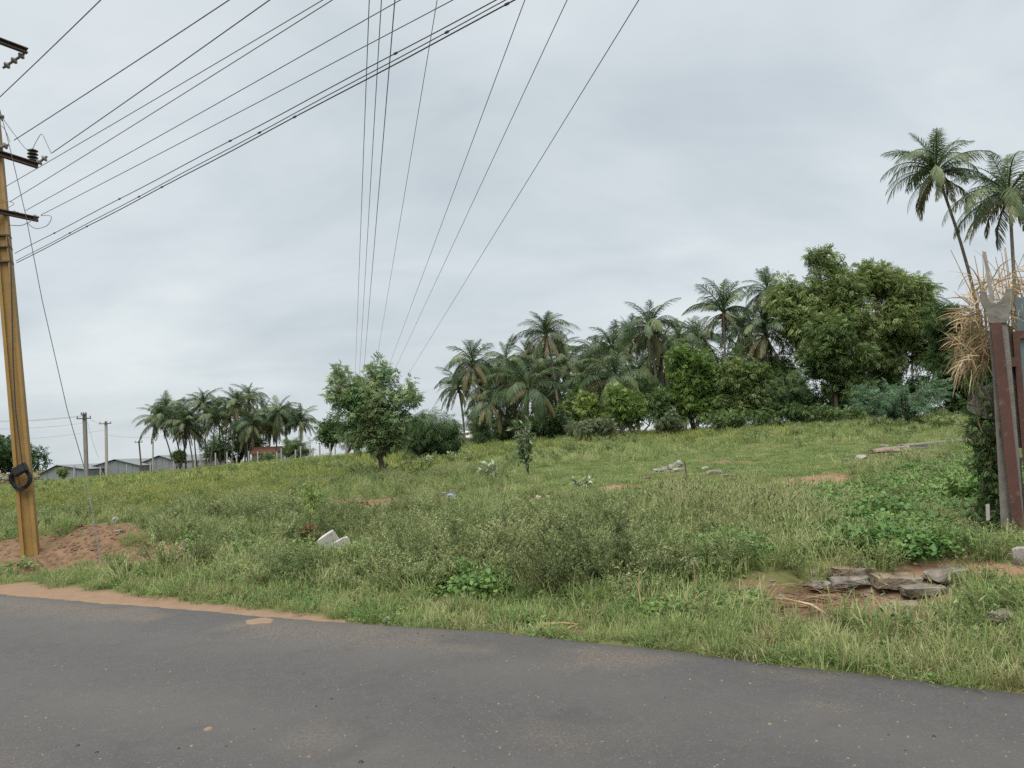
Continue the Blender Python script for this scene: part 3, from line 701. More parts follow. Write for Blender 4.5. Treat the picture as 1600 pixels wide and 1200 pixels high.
M['seed_pale'] = plain_mat('pale_seed_head', (.28, .28, .15), (.21, .21, .105), 5, 0.9, 0)
M['flower_yellow'] = plain_mat('small_yellow_flower', (.42, .34, .05), (.34, .29, .06), 5, 0.7, 0)
M['flower_white'] = plain_mat('small_whitish_flower', (.30, .29, .19), (.24, .23, .15), 5, 0.8, 0)
PROTO = {
    'short': [tuft_mesh('g', M['grass_green'], 46, .16, .11, .0032, 10 + i, 0.9) for i in range(4)],
    'mid': [tuft_mesh('g', M['grass'], 42, .34, .14, .0040, 20 + i, 0.75, 8, M['seed_pale']) for i in range(4)],
    'tall': [tuft_mesh('g', M['pale_grass'], 30, .70, .16, .0030, 30 + i, 0.6, 9, M['seed_pale']) for i in range(3)],
    'dry': [tuft_mesh('g', M['dry_grass'], 34, .30, .16, .0030, 40 + i, 1.15) for i in range(3)],
    'olive': [herb_mesh('g', M['olive'], M['olive_stem'], .62, 7, 17, .032, .36, 50 + i, 0.7, M['seed_pale'] if i % 2 else None) for i in range(4)],
    'oliveS': [herb_mesh('g', M['olive'], M['olive_stem'], .40, 7, 15, .028, .34, 60 + i, 0.8, M['flower_white'] if i == 1 else None) for i in range(3)],
    'yellow': [herb_mesh('g', M['yellowweed'], M['yellowweed'], .62, 6, 13, .050, .16, 70 + i, 0.6, M['flower_yellow'] if i else None) for i in range(3)],
    'broad': [broad_mesh('g', M['broad'], 120, .27, .26, .055, 80 + i) for i in range(4)],
    'mat': [broad_mesh('g', M['broad'], 60, .20, .09, .030, 90 + i) for i in range(3)],
    'farG': [tuft_mesh('g', M['grass'], 85, .42, .50, .010, 100 + i, 0.8, 10, M['seed_pale']) for i in range(4)],
    'farY': [tuft_mesh('g', M['yellowweed'], 90, .55, .50, .012, 110 + i, 0.75) for i in range(3)],
    'farO': [herb_mesh('g', M['olive'], M['olive_stem'], .70, 8, 14, .06, .4, 120 + i, 0.9) for i in range(3)],
    'farL': [tuft_mesh('g', M['grass_green'], 90, .13, .50, .009, 130 + i, 1.0) for i in range(3)],
}
def scatter_object(name, label, keys, P, K, rz, sc, tilt):
    """one object holding every plant of the given kinds: source meshes instanced on the points"""
    sel = np.isin(K, keys)
    pts = P[sel]; kk = K[sel]; rng = np.random.default_rng(len(pts) + 3)
    protos = []; start = {}
    for k in keys:
        start[k] = len(protos); protos += PROTO[k]
    col = bpy.data.collections.new('source_' + name)
    for i, me in enumerate(protos):
        o = bpy.data.objects.new('source_%s_%03d' % (name, i), me); col.objects.link(o)
    ii = np.array([start[k] + rng.integers(len(PROTO[k])) for k in kk], np.int32)
    me = bpy.data.meshes.new(name); me.vertices.add(len(pts)); me.vertices.foreach_set('co', pts.astype(np.float32).ravel())
    for nm, ty, arr in (('pick', 'INT', ii), ('size', 'FLOAT', sc[sel].astype(np.float32))):
        a = me.attributes.new(nm, ty, 'POINT'); a.data.foreach_set('value', arr)
    a = me.attributes.new('turn', 'FLOAT_VECTOR', 'POINT')
    tv = np.stack([tilt[sel] * np.cos(rz[sel] * 3), tilt[sel] * np.sin(rz[sel] * 3), rz[sel]], 1).astype(np.float32)
    a.data.foreach_set('vector', tv.ravel())
    o = link(name, me)
    ng = bpy.data.node_groups.new(name + '_nodes', 'GeometryNodeTree')
    ng.interface.new_socket('Geometry', in_out='INPUT', socket_type='NodeSocketGeometry')
    ng.interface.new_socket('Geometry', in_out='OUTPUT', socket_type='NodeSocketGeometry')
    gi = ng.nodes.new('NodeGroupInput'); go = ng.nodes.new('NodeGroupOutput')
    iop = ng.nodes.new('GeometryNodeInstanceOnPoints'); ci = ng.nodes.new('GeometryNodeCollectionInfo')
    ci.inputs['Collection'].default_value = col; ci.inputs['Separate Children'].default_value = True; ci.inputs['Reset Children'].default_value = True
    iop.inputs['Pick Instance'].default_value = True
    def na(nm, ty):
        n = ng.nodes.new('GeometryNodeInputNamedAttribute'); n.data_type = ty; n.inputs['Name'].default_value = nm; return n.outputs['Attribute']
    L = ng.links.new
    L(gi.outputs[0], iop.inputs['Points']); L(ci.outputs[0], iop.inputs['Instance']); L(na('pick', 'INT'), iop.inputs['Instance Index'])
    L(na('turn', 'FLOAT_VECTOR'), iop.inputs['Rotation']); L(na('size', 'FLOAT'), iop.inputs['Scale']); L(iop.outputs[0], go.inputs[0])
    md = o.modifiers.new('scatter', 'NODES'); md.node_group = ng
    return tag(o, label, 'grass' if 'grass' in name else 'weeds', kind='stuff')

def sample_band(y0, y1, dens, rng, tanw=0.80):
    area = (y1 ** 2 - y0 ** 2) * tanw
    n = int(area * dens)
    y = np.sqrt(rng.uniform(y0 ** 2, y1 ** 2, n)); x = rng.uniform(-tanw, tanw, n) * y
    return x, y
# zones of the weeds, as blobs over the field
Z_OLIVE = [(850, 880, 150, 72, 0.05), (520, 835, 110, 40, 0), (660, 840, 110, 36, 0), (1010, 905, 90, 45, 0.1), (250, 868, 70, 26, 0), (350, 800, 70, 16, 0), (450, 900, 60, 24, 0), (640, 905, 90, 26, 0), (960, 830, 80, 30, 0)]
Z_TALL = [(1160, 824, 150, 40, 0.05), (1060, 812, 70, 32, 0), (1235, 818, 100, 28, -.1), (1400, 740, 110, 14, -.1)]
Z_BROAD = [(1440, 806, 170, 72, -.15), (1530, 770, 60, 70, 0), (1500, 760, 70, 45, 0), (1360, 840, 90, 36, 0), (440, 888, 60, 22, 0), (700, 915, 70, 20, 0), (760, 925, 45, 18, 0), (1010, 925, 40, 20, 0), (1120, 870, 80, 26, 0), (560, 880, 60, 20, 0)]
Z_LAWN = [(1130, 738, 280, 36, -.02), (1250, 715, 260, 28, -.04), (950, 765, 170, 22, 0), (880, 740, 130, 16, -.1), (330, 815, 120, 12, -.1)]
Z_YEL = [(180, 775, 330, 34, -.06), (420, 735, 220, 22, -.05), (640, 715, 120, 16, 0), (820, 695, 160, 14, -.05), (1100, 678, 180, 9, -.02), (1000, 684, 150, 8, 0)]
def zmax(px, py, Z, nz, k):
    m_ = np.full_like(px, -9.0)
    for b in Z: m_ = np.maximum(m_, blob(px, py, *b))
    return sstep(-0.1, 0.35, m_ + nz * k)
# trodden or stony spots where only low plants grow
CLEAR = [(522, 866, 42, 17), (574, 858, 22, 13), (703, 787, 28, 10), (842, 789, 44, 9), (1050, 741, 52, 8), (1116, 746, 44, 7), (560, 797, 52, 13), (290, 874, 30, 18), (1440, 716, 110, 12), (1345, 723, 44, 9), (487, 864, 16, 18),
         (1345, 938, 190, 38), (1592, 905, 34, 44), (1566, 986, 44, 26), (1452, 1008, 34, 16), (110, 880, 160, 24), (1265, 756, 100, 14), (970, 766, 44, 8), (1015, 752, 26, 8), (600, 792, 60, 9), (180, 826, 60, 12)]
ALLP, ALLK, ALLZ, ALLS, ALLT = [], [], [], [], []
def put(x, y, z, key, s, tilt, rng):
    n = len(x)
    if n == 0: return
    ALLP.append(np.stack([x, y, z - 0.01], 1)); ALLK.append(np.full(n, key, dtype='U8')); ALLZ.append(rng.uniform(0, 6.283, n)); ALLS.append(s); ALLT.append(np.abs(rng.normal(0, tilt, n)))
def grow():
    rng = np.random.default_rng(11)
    def band(y0, y1, dens, fn):
        x, y = sample_band(y0, y1, dens, rng, 1.0 if y0 < 20 else .85)
        d = edge_d(x, y); k = d > 0.0; x, y = x[k], y[k]
        Zd = zones(x, y)
        Zd['x'], Zd['y'] = x, y
        Zd['bare'] = np.maximum(Zd['soil'], Zd['sand'])
        for nm, Zl in (('olive', Z_OLIVE), ('tall', Z_TALL), ('broad', Z_BROAD), ('lawn', Z_LAWN), ('yel', Z_YEL)):
            Zd[nm] = zmax(Zd['px'], Zd['py'], Zl, Zd['nz'], 1.2)
        fn(Zd)
    LOW = ('short', 'mat', 'farL', 'dry')
    def put_if(Zd, prob, key, slo, shi, tilt=0.15):
        n = len(Zd['x'])
        if 'clear' not in Zd:
            c_ = np.zeros(n)
            for b_ in CLEAR: c_ = np.maximum(c_, sstep(-.1, .25, blob(Zd['px'], Zd['py'], *b_)))
            Zd['clear'] = c_
        prob = prob * (1 - Zd['clear'] * (.78 if key in LOW else .97)); k = rng.uniform(0, 1, n) < prob
        put(Zd['x'][k], Zd['y'][k], Zd['z'][k], key, rng.uniform(slo, shi, k.sum()), tilt, rng)
    def near(Zd):
        b = 1 - Zd['bare']; v = 1 - sstep(0.9, 1.5, Zd['d'] + Zd['nz'] * 0.8)
        right = sstep(900, 1500, Zd['px'])
        hp = 1 - np.clip((Zd['d'] - .05) / .5, 0, 1) * 0.0
        edge = sstep(0.0, 0.35, Zd['d'])
        put_if(Zd, b * v * .62, 'short', .55, 1.25)
        put_if(Zd, b * v * (0.10 + .35 * right) * edge, 'mid', .45, .85)
        put_if(Zd, b * (.05 + .12 * right + .08 * (Zd['nf'] > .05)), 'dry', .4, 1.0, .3)
        put_if(Zd, b * v * .10, 'mat', .6, 1.3)
        inn = 1 - v
        put_if(Zd, b * inn * .30 * (1 - .5 * Zd['olive']), 'short', .8, 1.5)
        put_if(Zd, b * inn * .30 * (1 - .6 * Zd['broad']), 'mid', .5, 1.2)
        put_if(Zd, b * inn * .05 * (fbm(Zd['x'] * 1.3, Zd['y'] * 1.3, 95, 2) > .55), 'tall', .35, .75, .2)
        put_if(Zd, b * inn * .10 * (fbm(Zd['x'] * 1.1, Zd['y'] * 1.1, 96, 2) > .58), 'broad', .5, 1.0)
        gap = .25 + .75 * sstep(-.10, .06, fbm(Zd['x'] * .9, Zd['y'] * .9, 91, 3) - .5); Zd['olive'] = Zd['olive'] * gap
        put_if(Zd, b * inn * Zd['olive'] * .34, 'oliveS', .6, 1.25)
        put_if(Zd, b * inn * Zd['olive'] * .16, 'olive', .6, 1.2)
        put_if(Zd, b * inn * (1 - Zd['olive']) * .10, 'oliveS', .5, 1.1)
        put_if(Zd, b * inn * Zd['broad'] * .36, 'broad', .55, 1.25)
        put_if(Zd, b * inn * (1 - Zd['broad']) * .015, 'broad', .5, .9)
        put_if(Zd, b * inn * .14, 'mat', .8, 1.8)
        put_if(Zd, b * Zd['tall'] * .14, 'tall', .4, 1.0, .2)
        put_if(Zd, Zd['bare'] * inn * (.03 + .05 * (Zd['nz'] > .08)), 'short', .4, .8)
        put_if(Zd, Zd['soil'] * inn * .05, 'dry', .4, .8, .3)
    band(4, 11, 95, near)
    def middle(Zd):
        b = 1 - Zd['bare']; v = 1 - sstep(0.9, 1.5, Zd['d'] + Zd['nz'] * 0.8); inn = 1 - v; L = Zd['lawn']
        put_if(Zd, b * v * .8, 'short', .6, 1.25); put_if(Zd, b * v * .1, 'mid', .4, .8)
        put_if(Zd, b * inn * (.42 + .2 * L), 'short', .8, 1.6)
        put_if(Zd, b * inn * (1 - .85 * L) * .36, 'mid', .6, 1.2)
        put_if(Zd, b * inn * (1 - L) * .07 * (fbm(Zd['x'] * .9, Zd['y'] * .9, 95, 2) > .55), 'tall', .35, .8, .2)
        put_if(Zd, b * inn * (1 - L) * .12 * (fbm(Zd['x'] * .8, Zd['y'] * .8, 96, 2) > .58), 'broad', .5, 1.1)
        gap = .25 + .75 * sstep(-.10, .06, fbm(Zd['x'] * .9, Zd['y'] * .9, 91, 3) - .5); Zd['olive'] = Zd['olive'] * gap
        put_if(Zd, b * inn * Zd['olive'] * .30, 'oliveS', .7, 1.3)
        put_if(Zd, b * inn * Zd['olive'] * .22, 'olive', .6, 1.2)
        put_if(Zd, b * inn * (1 - L) * (1 - Zd['olive']) * .11, 'oliveS', .6, 1.2)
        put_if(Zd, b * inn * Zd['broad'] * .60, 'broad', .6, 1.3)
        put_if(Zd, b * inn * Zd['yel'] * .22, 'yellow', .5, 1.0)
        put_if(Zd, b * inn * (1 - L) * .03, 'dry', .5, 1.0, .3)
        put_if(Zd, b * Zd['tall'] * (1 - Zd['broad']) * .36, 'tall', .4, 1.0, .2)
        put_if(Zd, Zd['bare'] * inn * (.02 + .05 * (Zd['nz'] > .08)), 'short', .4, .8)
    band(11, 20, 48, middle)
    def mid2(Zd):
        b = 1 - Zd['bare']; L = Zd['lawn']
        put_if(Zd, b * (1 - L) * .34, 'mid', .8, 1.4)
        put_if(Zd, b * (.5 + .5 * L), 'farL', .5, .8)
        put_if(Zd, b * (1 - L) * (.05 + .20 * Zd['olive'] + .15 * (Zd['nf'] > .03)), 'olive', .5, 1.1)
        put_if(Zd, b * (1 - L) * Zd['yel'] * .30, 'yellow', .7, 1.15)
        put_if(Zd, b * Zd['tall'] * .12, 'tall', .4, .75)
        put_if(Zd, b * Zd['broad'] * .40, 'broad', .8, 1.3)
        put_if(Zd, b * (1 - L) * .035, 'dry', .8, 1.4, .3)
    band(20, 34, 17, mid2)
    def far(Zd):
        b = 1 - Zd['bare']; L = Zd['lawn']
        put_if(Zd, b * (1 - L) * .45, 'farG', .6, 1.1)
        put_if(Zd, b * (.3 + .7 * L), 'farL', .7, 1.2)
        put_if(Zd, b * (1 - L) * Zd['yel'] * .55, 'farY', .6, 1.1)
        put_if(Zd, b * (1 - L) * (.04 + .12 * (Zd['nf'] > .05)), 'farO', .6, 1.1)
    band(34, 60, 4.2, far)
    def far2(Zd):
        put_if(Zd, .5 * (1 - Zd['bare']), 'farG', .8, 1.5); put_if(Zd, (.25 + .5 * Zd['yel']) * (1 - Zd['bare']), 'farY', .7, 1.3); put_if(Zd, .12 * (Zd['nf'] > 0), 'farO', .8, 1.3)
    band(60, 130, 1.3, far2)
grow()
P_, K_, R_, S_, T_ = np.concatenate(ALLP), np.concatenate(ALLK), np.concatenate(ALLZ), np.concatenate(ALLS), np.concatenate(ALLT)
print('scattered plants', len(P_))
scatter_object('verge_grass', 'short green grass along the road edge and across the field floor', ['short', 'farL', 'mat'], P_, K_, R_, S_, T_)
scatter_object('field_grass', 'knee high seeding grass spread over the whole field', ['mid', 'farG', 'tall'], P_, K_, R_, S_, T_)
scatter_object('dry_grass', 'thin dry straw coloured grass mixed through the verge', ['dry'], P_, K_, R_, S_, T_)
scatter_object('olive_weeds', 'olive grey bushy weeds massed behind the grass verge', ['olive', 'oliveS', 'farO'], P_, K_, R_, S_, T_)
scatter_object('yellow_weeds', 'yellowish green weeds spread over the left half of the field', ['yellow', 'farY'], P_, K_, R_, S_, T_)
scatter_object('broadleaf_weeds', 'low broad leaved green creepers, thickest beside the red gate post', ['broad'], P_, K_, R_, S_, T_)

# ------------------------------------------------------------------ palms
def frond_mesh(name, elev, droop, L, npair, ll, hang, mat, seed, curl=1.2, width=0.036):
    rng = np.random.default_rng(seed)
    n = 14; s = np.linspace(0, 1, n + 1); th = elev - droop * s ** curl
    x = np.concatenate([[0], np.cumsum(np.cos(th[:-1]) * L / n)]); z = np.concatenate([[0], np.cumsum(np.sin(th[:-1]) * L / n)])
    yy = 0.12 * L * rng.normal(0, 0.5) * s ** 2
    b = MB().tube([(x[i], yy[i], z[i]) for i in range(n + 1)], [0.045 * (1 - 0.9 * t) + 0.004 for t in s], 4, False)
    V = list(b.v); F4 = list(b.f); F3 = []
    for i in range(npair):
        q = 0.14 + 0.86 * (i + rng.uniform(0, .6)) / npair
        q = min(q, 1.0)
        px, py, pz = np.interp(q, s, x), np.interp(q, s, yy), np.interp(q, s, z); t = np.interp(q, s, th)
        T = np.array([math.cos(t), 0, math.sin(t)]); Up = np.array([-math.sin(t), 0, math.cos(t)])
        prof = min(1.0, 0.45 + 2.6 * (q - 0.12)) * (1.0 if q < .72 else 1 - 0.72 * ((q - .72) / .28))
        for sd_ in (-1, 1):
            if rng.uniform() < .10: continue
            l = ll * prof * rng.uniform(.7, 1.12)
            d = np.array([0, sd_, 0]) * 0.85 + T * (0.55 + 0.5 * q) + Up * 0.18 + np.array([0, 0, -1]) * hang * rng.uniform(.7, 1.25) + rng.normal(0, .09, 3)
            d /= np.linalg.norm(d); wv = np.cross(d, Up); wv /= max(np.linalg.norm(wv), 1e-6)
            d2 = d + np.array([0, 0, -1]) * (hang * .7 + .15); d2 /= np.linalg.norm(d2)
            p0 = np.array([px, py, pz]); p1 = p0 + d * l * .55; p2 = p1 + d2 * l * .45; w = width * (0.7 + .3 * prof)
            k = len(V)
            V += [p0 - wv * w * .35, p0 + wv * w * .35, p1 - wv * w * .5, p1 + wv * w * .5, p2]
            F4.append((k, k + 1, k + 3, k + 2)); F3.append((k + 2, k + 3, k + 4))
    me = mesh_np(name, np.array(V, float), [np.array(F4), np.array(F3)]); me.materials.append(mat)
    return me
R = math.radians
FROND = [
    [frond_mesh('frond', R(82), R(38), 2.4, 44, .62, .12, M['palm'], 200 + i) for i in range(3)],
    [frond_mesh('frond', R(68), R(82), 3.1, 52, .80, .45, M['palm'], 210 + i) for i in range(3)],
    [frond_mesh('frond', R(44), R(112), 3.4, 56, .88, .85, M['palm'], 220 + i) for i in range(4)],
    [frond_mesh('frond', R(16), R(98), 3.4, 56, .82, 1.4, M['palm'], 230 + i) for i in range(4)],
    [frond_mesh('frond', R(-14), R(72), 3.1, 50, .72, 1.7, M['palm_old'], 240 + i) for i in range(3)],
    [frond_mesh('frond', R(-52), R(36), 2.5, 26, .50, 1.0, M['palm_dead'], 250 + i, width=.035) for i in range(2)],
]
_nut = MB().lathe((0, 0, 0), (0, 0, 1), [(.01, -.14), (.09, -.10), (.12, 0), (.09, .10), (.02, .14)], 8)
NUT = None
def palm(label, px, Y, crown_py, size, seed, group, lean_px=0, old=4, dead=1, nuts=5, detail=1.0):
    """a coconut palm: trunk, fronds one by one, nuts. px is the crown's column; lean_px shifts the foot"""
    global NUT
    rng = np.random.default_rng(seed)
    base = on(px + lean_px, Y); top = at(px, crown_py, Y + rng.uniform(-.4, .4))
    H = top.z - base.z
    t = thing('palm_tree', label, 'palm tree', base, 0, group)
    off = Vector((top.x - base.x, top.y - base.y, H))
    bend = Vector((rng.normal(0, .10), rng.normal(0, .06), 0)) * H * .5
    pts = []; rad = []
    for i in range(11):
        s = i / 10
        p = Vector((off.x * s ** 1.55, off.y * s, off.z * s)) + bend * math.sin(math.pi * s) * .35
        pts.append(p); rad.append((0.115 + 0.10 * math.exp(-s * 9) - 0.035 * s) * (0.75 + .25 * size))
    pts[0].z -= 0.3
    MB().tube(pts, rad, 8).build('trunk', M['palm_trunk'], t, smooth=True)
    tiers = [(0, 3), (1, 7), (2, 9), (3, 9), (4, old + 2), (5, dead)]
    size = size * (1.12 if Y > 100 else (1.30 if Y < 50 else 1.14))
    tw = (rng.normal(.05, .07), rng.normal(.06, .08)); thin = rng.uniform(.0, .2) * (Y > 50); drp = rng.normal(0, .16)
    for tier, n in tiers:
        a0 = rng.uniform(0, 6.28)
        for i in range(n):
            if tier in (1, 2, 3) and rng.uniform() < thin: continue
            me = FROND[tier][rng.integers(len(FROND[tier]))]
            o = link('frond', me, t); o.location = off + Vector((0, 0, -0.05 * tier))
            o.rotation_euler = (rng.normal(0, .14) + tw[0], rng.normal(0, .16) + drp * (tier in (1, 2, 3)), a0 + 6.283 * i / max(n, 1) + rng.normal(0, .22))
            sc_ = size * rng.uniform(.78, 1.12); o.scale = (sc_, sc_, sc_)
    for i in range(nuts):
        a = rng.uniform(0, 6.28)
        if NUT is None:
            o = _nut.build('coconut', M['coconut'], t, smooth=True); NUT = o.data
        else: o = link('coconut', NUT, t)
        o.location = off + Vector((math.cos(a) * .24, math.sin(a) * .24, -0.22 - rng.uniform(0, .3))); o.scale = (size,) * 3
    return t

# the two tall palms beyond the gate
palm('tall slender coconut palm standing alone against the sky, trunk curving to its left', 1463, 46, 268, 0.86, 309, 'tall palms beyond the gate', 84, 4, 2, 9)
palm('dense coconut palm cut by the picture edge above the dry straw', 1577, 42, 302, 0.90, 302, 'tall palms beyond the gate', 22, 5, 3, 6)
# the middle grove, from left to right
MID = [(738, 66, 566, .92, 22), (768, 60, 628, .80, 40), (790, 74, 563, .98, 4), (826, 58, 606, 1.02, -4), (853, 68, 521, .86, 22), (886, 74, 572, .92, 10), (918, 78, 588, .95, 0), (956, 72, 542, 1.05, 6), (962, 58, 590, 1.08, 10), (1016, 66, 512, 1.02, 12),
       (1060, 76, 536, 1.0, 0), (1092, 80, 530, 1.05, 0), (1130, 62, 486, .98, 4), (1198, 66, 452, .88, 0), (1196, 60, 522, 1.02, 0), (1428, 70, 470, 1.0, 0), (1000, 80, 575, 1.0, 0), (862, 80, 610, 1.0, 0), (716, 72, 604, .8, 10), (806, 80, 592, 1.0, 0), (842, 76, 574, .95, 0), (906, 70, 604, .9, 6), (932, 82, 556, 1.05, 0), (984, 84, 530, 1.05, 0), (1042, 84, 566, 1.05, 0), (1160, 82, 512, 1.05, 0), (752, 78, 600, .95, 6), (778, 84, 606, 1.0, 0), (826, 84, 566, .95, 0), (872, 84, 556, 1.0, 0), (942, 66, 610, .95, 4), (1034, 70, 548, .95, 0)]
MID.sort()
for i, (px, Y, cy_, sz, ln) in enumerate(MID):
    palm('coconut palm, %s from the left in the grove beyond the field' % ORD[i], px, Y, cy_, sz, 320 + i, 'palms of the grove beyond the field', ln, 5, 1 + i % 3, 4)
# the far grove at the left, from left to right
FARG = [(248, 112, 655, 1.15, 24), (262, 118, 640, 1.2, 22), (276, 116, 650, 1.2, 14), (290, 112, 665, 1.15, 12), (303, 120, 672, 1.1, 6), (318, 114, 632, 1.05, 4), (336, 112, 655, 1.0, -8), (340, 122, 640, 1.05, 4), (357, 120, 650, 1.05, -4),
        (369, 112, 632, 1.05, -7), (389, 118, 622, 1.0, -2), (396, 110, 664, 1.15, -8), (412, 120, 648, 1.1, 0), (434, 112, 643, 1.15, -4), (448, 120, 655, 1.1, 0), (470, 114, 658, 1.05, 0), (382, 124, 662, 1.1, 0), (425, 124, 665, 1.1, -4)]
FARG.sort()
for i, (px, Y, cy_, sz, ln) in enumerate(FARG):
    palm('distant coconut palm, %s from the left in the far grove by the sheds' % ORD[i], px, Y, cy_, sz, 360 + i, 'palms of the far grove', ln, 5, 1 + i % 2, 3)

# ------------------------------------------------------------------ broadleaf trees and shrubs
def spray_template(n, lw, droop):
    """one compound leaf along +x of length 1: paired leaflets"""
    V = []; Fq = []
    for i in range(n):
        q = 0.2 + 0.8 * i / (n - 1)
        for sd_ in ((-1, 1) if i < n - 1 else (0,)):
            d = np.array([0.5, 0.85 * sd_, 0.0]) if sd_ else np.array([1.0, 0, 0]); d = d / np.linalg.norm(d)
            l = 0.42 * (1 - 0.35 * abs(q - .5)); p0 = np.array([q * .8, 0, -droop * q * q]); w = np.cross(d, [0, 0, 1.0]) * lw
            mid = p0 + d * l * .45 + np.array([0, 0, .02]); tip = p0 + d * l + np.array([0, 0, -.10])
            k = len(V); V += [p0, mid + w, tip, mid - w]; Fq.append((k, k + 1, k + 2, k + 3))
    return np.array(V), np.array(Fq)
SPRAY = {'pinnate': spray_template(5, .075, .25), 'fine': spray_template(7, .03, .3), 'broad': spray_template(3, .15, .2)}
def foliage(centers, radii, per, leaf, kind, rng, flat=0.8, shell=0.35, outward=0.8, droop=0.25):
    """leaf sprays spread through clumps: denser towards each clump's skin"""
    centers = np.asarray(centers); radii = np.asarray(radii)
    n = np.maximum((per * (radii / radii.mean()) ** 2).astype(int), 4)
    c = np.repeat(centers, n, 0); r = np.repeat(radii, n)
    d = rng.normal(0, 1, (len(c), 3)); d /= np.linalg.norm(d, axis=1, keepdims=True)
    rr = r * (shell + (1 - shell) * rng.uniform(0, 1, len(c)) ** 0.6)
    pos = c + d * rr[:, None] * np.array([1, 1, flat])
    dr = d * outward + rng.normal(0, .55, d.shape); dr[:, 2] -= droop
    ex, ey, ez = frames(dr, rng, .6)
    Tv, Tf = SPRAY[kind]
    return stamp(Tv, Tf, pos, ex, ey, ez, leaf * rng.uniform(.6, 1.25, len(c)))
def tree(name, label, cat, base, lobes, mat, seed, leaf=.3, kind='pinnate', clumps=70, clump_r=.5, per=60, trunk_r=.14, fork=.35, nlimb=16, group=None, stems=1, flat=.8, droop=.25, spread=1.05):
    """lobes: (dx, dy, z, rx, ry, rz) in metres about the foot; clumps sit through the lobes, limbs reach for them"""
    rng = np.random.default_rng(seed)
    t = thing(name, label, cat, base, 0, group)
    vol = np.array([l[3] * l[4] * l[5] for l in lobes]) ** (2 / 3); k = rng.choice(len(lobes), clumps, p=vol / vol.sum())
    L = np.array(lobes)[k]
    d = rng.normal(0, 1, (clumps, 3)); d /= np.linalg.norm(d, axis=1, keepdims=True)
    rr = rng.uniform(.15, 1, clumps) ** .45 * rng.uniform(.85, spread, clumps)
    C = L[:, :3] + d * rr[:, None] * L[:, 3:]
    C[:, 2] = np.maximum(C[:, 2], clump_r * .35)
    rad = clump_r * rng.uniform(.6, 1.35, clumps)
    V, Fq = foliage(C, rad * .92, per * .82, leaf, kind, rng, flat, droop=droop)
    # stray outer sprays make the outline ragged
    me = mesh_np('crown', V, Fq); me.materials.append(mat)
    zc = min(l[2] for l in lobes); top = max(l[2] + l[5] for l in lobes)
    b = MB()
    fz = max(0.25, fork * top)
    cxy = np.array(lobes)[:, :2].mean(0)
    heads = []
    for s in range(stems):
        o_ = Vector((rng.normal(0, .12) * (stems > 1), rng.normal(0, .1) * (stems > 1), -.2))
        f_ = Vector((cxy[0] * .12 + rng.normal(0, .3 * (stems > 1) + .06), cxy[1] * .35 + rng.normal(0, .2 * (stems > 1)), fz * rng.uniform(.85, 1.1)))
        mid = (o_ + f_) / 2 + Vector((rng.normal(0, .06), rng.normal(0, .06), 0))
        b.tube([o_, mid, f_], [trunk_r * 1.25, trunk_r, trunk_r * .8], 7); heads.append(f_)
    order = rng.permutation(clumps)[:nlimb]
    for j, i in enumerate(order):
        f_ = heads[j % len(heads)]; e = Vector(C[i]); m1 = f_.lerp(e, .5) + Vector((rng.normal(0, .1), rng.normal(0, .1), .12 * (e - f_).length))
        b.tube([f_ - Vector((0, 0, .1)), f_.lerp(m1, .5), m1, e], [trunk_r * .6, trunk_r * .42, trunk_r * .28, trunk_r * .10], 5, False)
    b.build('trunk', M['bark'], t, smooth=True)
    link('crown', me, t)
    return t
def feathery(name, label, cat, base, w, h, mat, seed, nb=46, leaf=.26, trunk_r=.08, group=None, rise=1.0, kind='fine', per=34, lean=0.0, jit=1.0):
    """thorn bush of arching branches set with fine drooping leaves"""
    rng = np.random.default_rng(seed); t = thing(name, label, cat, base, 0, group); b = MB(); pos = []; dirs = []
    for i in range(nb):
        a = rng.uniform(0, 6.283); reach = w * rng.uniform(.35, 1.0); up = h * rng.uniform(.45, 1.0) * rise
        pts = []
        for s in np.linspace(0, 1, 8):
            rz_ = reach * s ** 1.1; zz = up * (1.9 * s - 1.0 * s * s) if i % 3 else up * (1.7 * s - 1.15 * s * s)
            pts.append(np.array([math.cos(a) * rz_ + lean * s, math.sin(a) * rz_ * .8, zz]) + rng.normal(0, .03, 3) * w * s)
        b.tube([Vector(p) for p in pts], [trunk_r * (1 - .85 * s) * .5 for s in np.linspace(0, 1, 8)], 4, False)
        P = np.array(pts); s = rng.uniform(.22, 1, per); q = np.stack([np.interp(s, np.linspace(0, 1, 8), P[:, k]) for k in range(3)], 1)
        tan = np.array([math.cos(a), math.sin(a) * .8, .1]); d = tan * .8 + rng.normal(0, .55, (per, 3)) + np.array([0, 0, -.15])
        pos.append(q + rng.normal(0, .05, q.shape) * w * .5 * jit); dirs.append(d)
    b.build('stems', M['bark'], t)
    pos = np.concatenate(pos); dirs = np.concatenate(dirs); pos[:, 2] = np.maximum(pos[:, 2], .08)
    ex, ey, ez = frames(dirs, rng, .5); Tv, Tf = SPRAY[kind]
    V, Fq = stamp(Tv, Tf, pos, ex, ey, ez, leaf * rng.uniform(.6, 1.3, len(pos)))
    me = mesh_np('leaves', V, Fq); me.materials.append(mat); link('leaves', me, t)
    return t
def lobes_px(base, Y, items):
    """crown lobes given as picture ellipses at depth Y -> metres about the foot"""
    out = []
    for cx_, cy_, rx, ry in items[:]:
        c = at(cx_, cy_, Y); k = Y / F_PX
        out.append((c.x - base.x, 0.0, c.z - base.z, rx * k, rx * k * .8, ry * k))
    return out
def tree_px(name, label, cat, px, Y, items, mat, seed, **kw):
    b = on(px, Y); return tree(name, label, cat, b, lobes_px(b, Y, items), mat, seed, **kw)

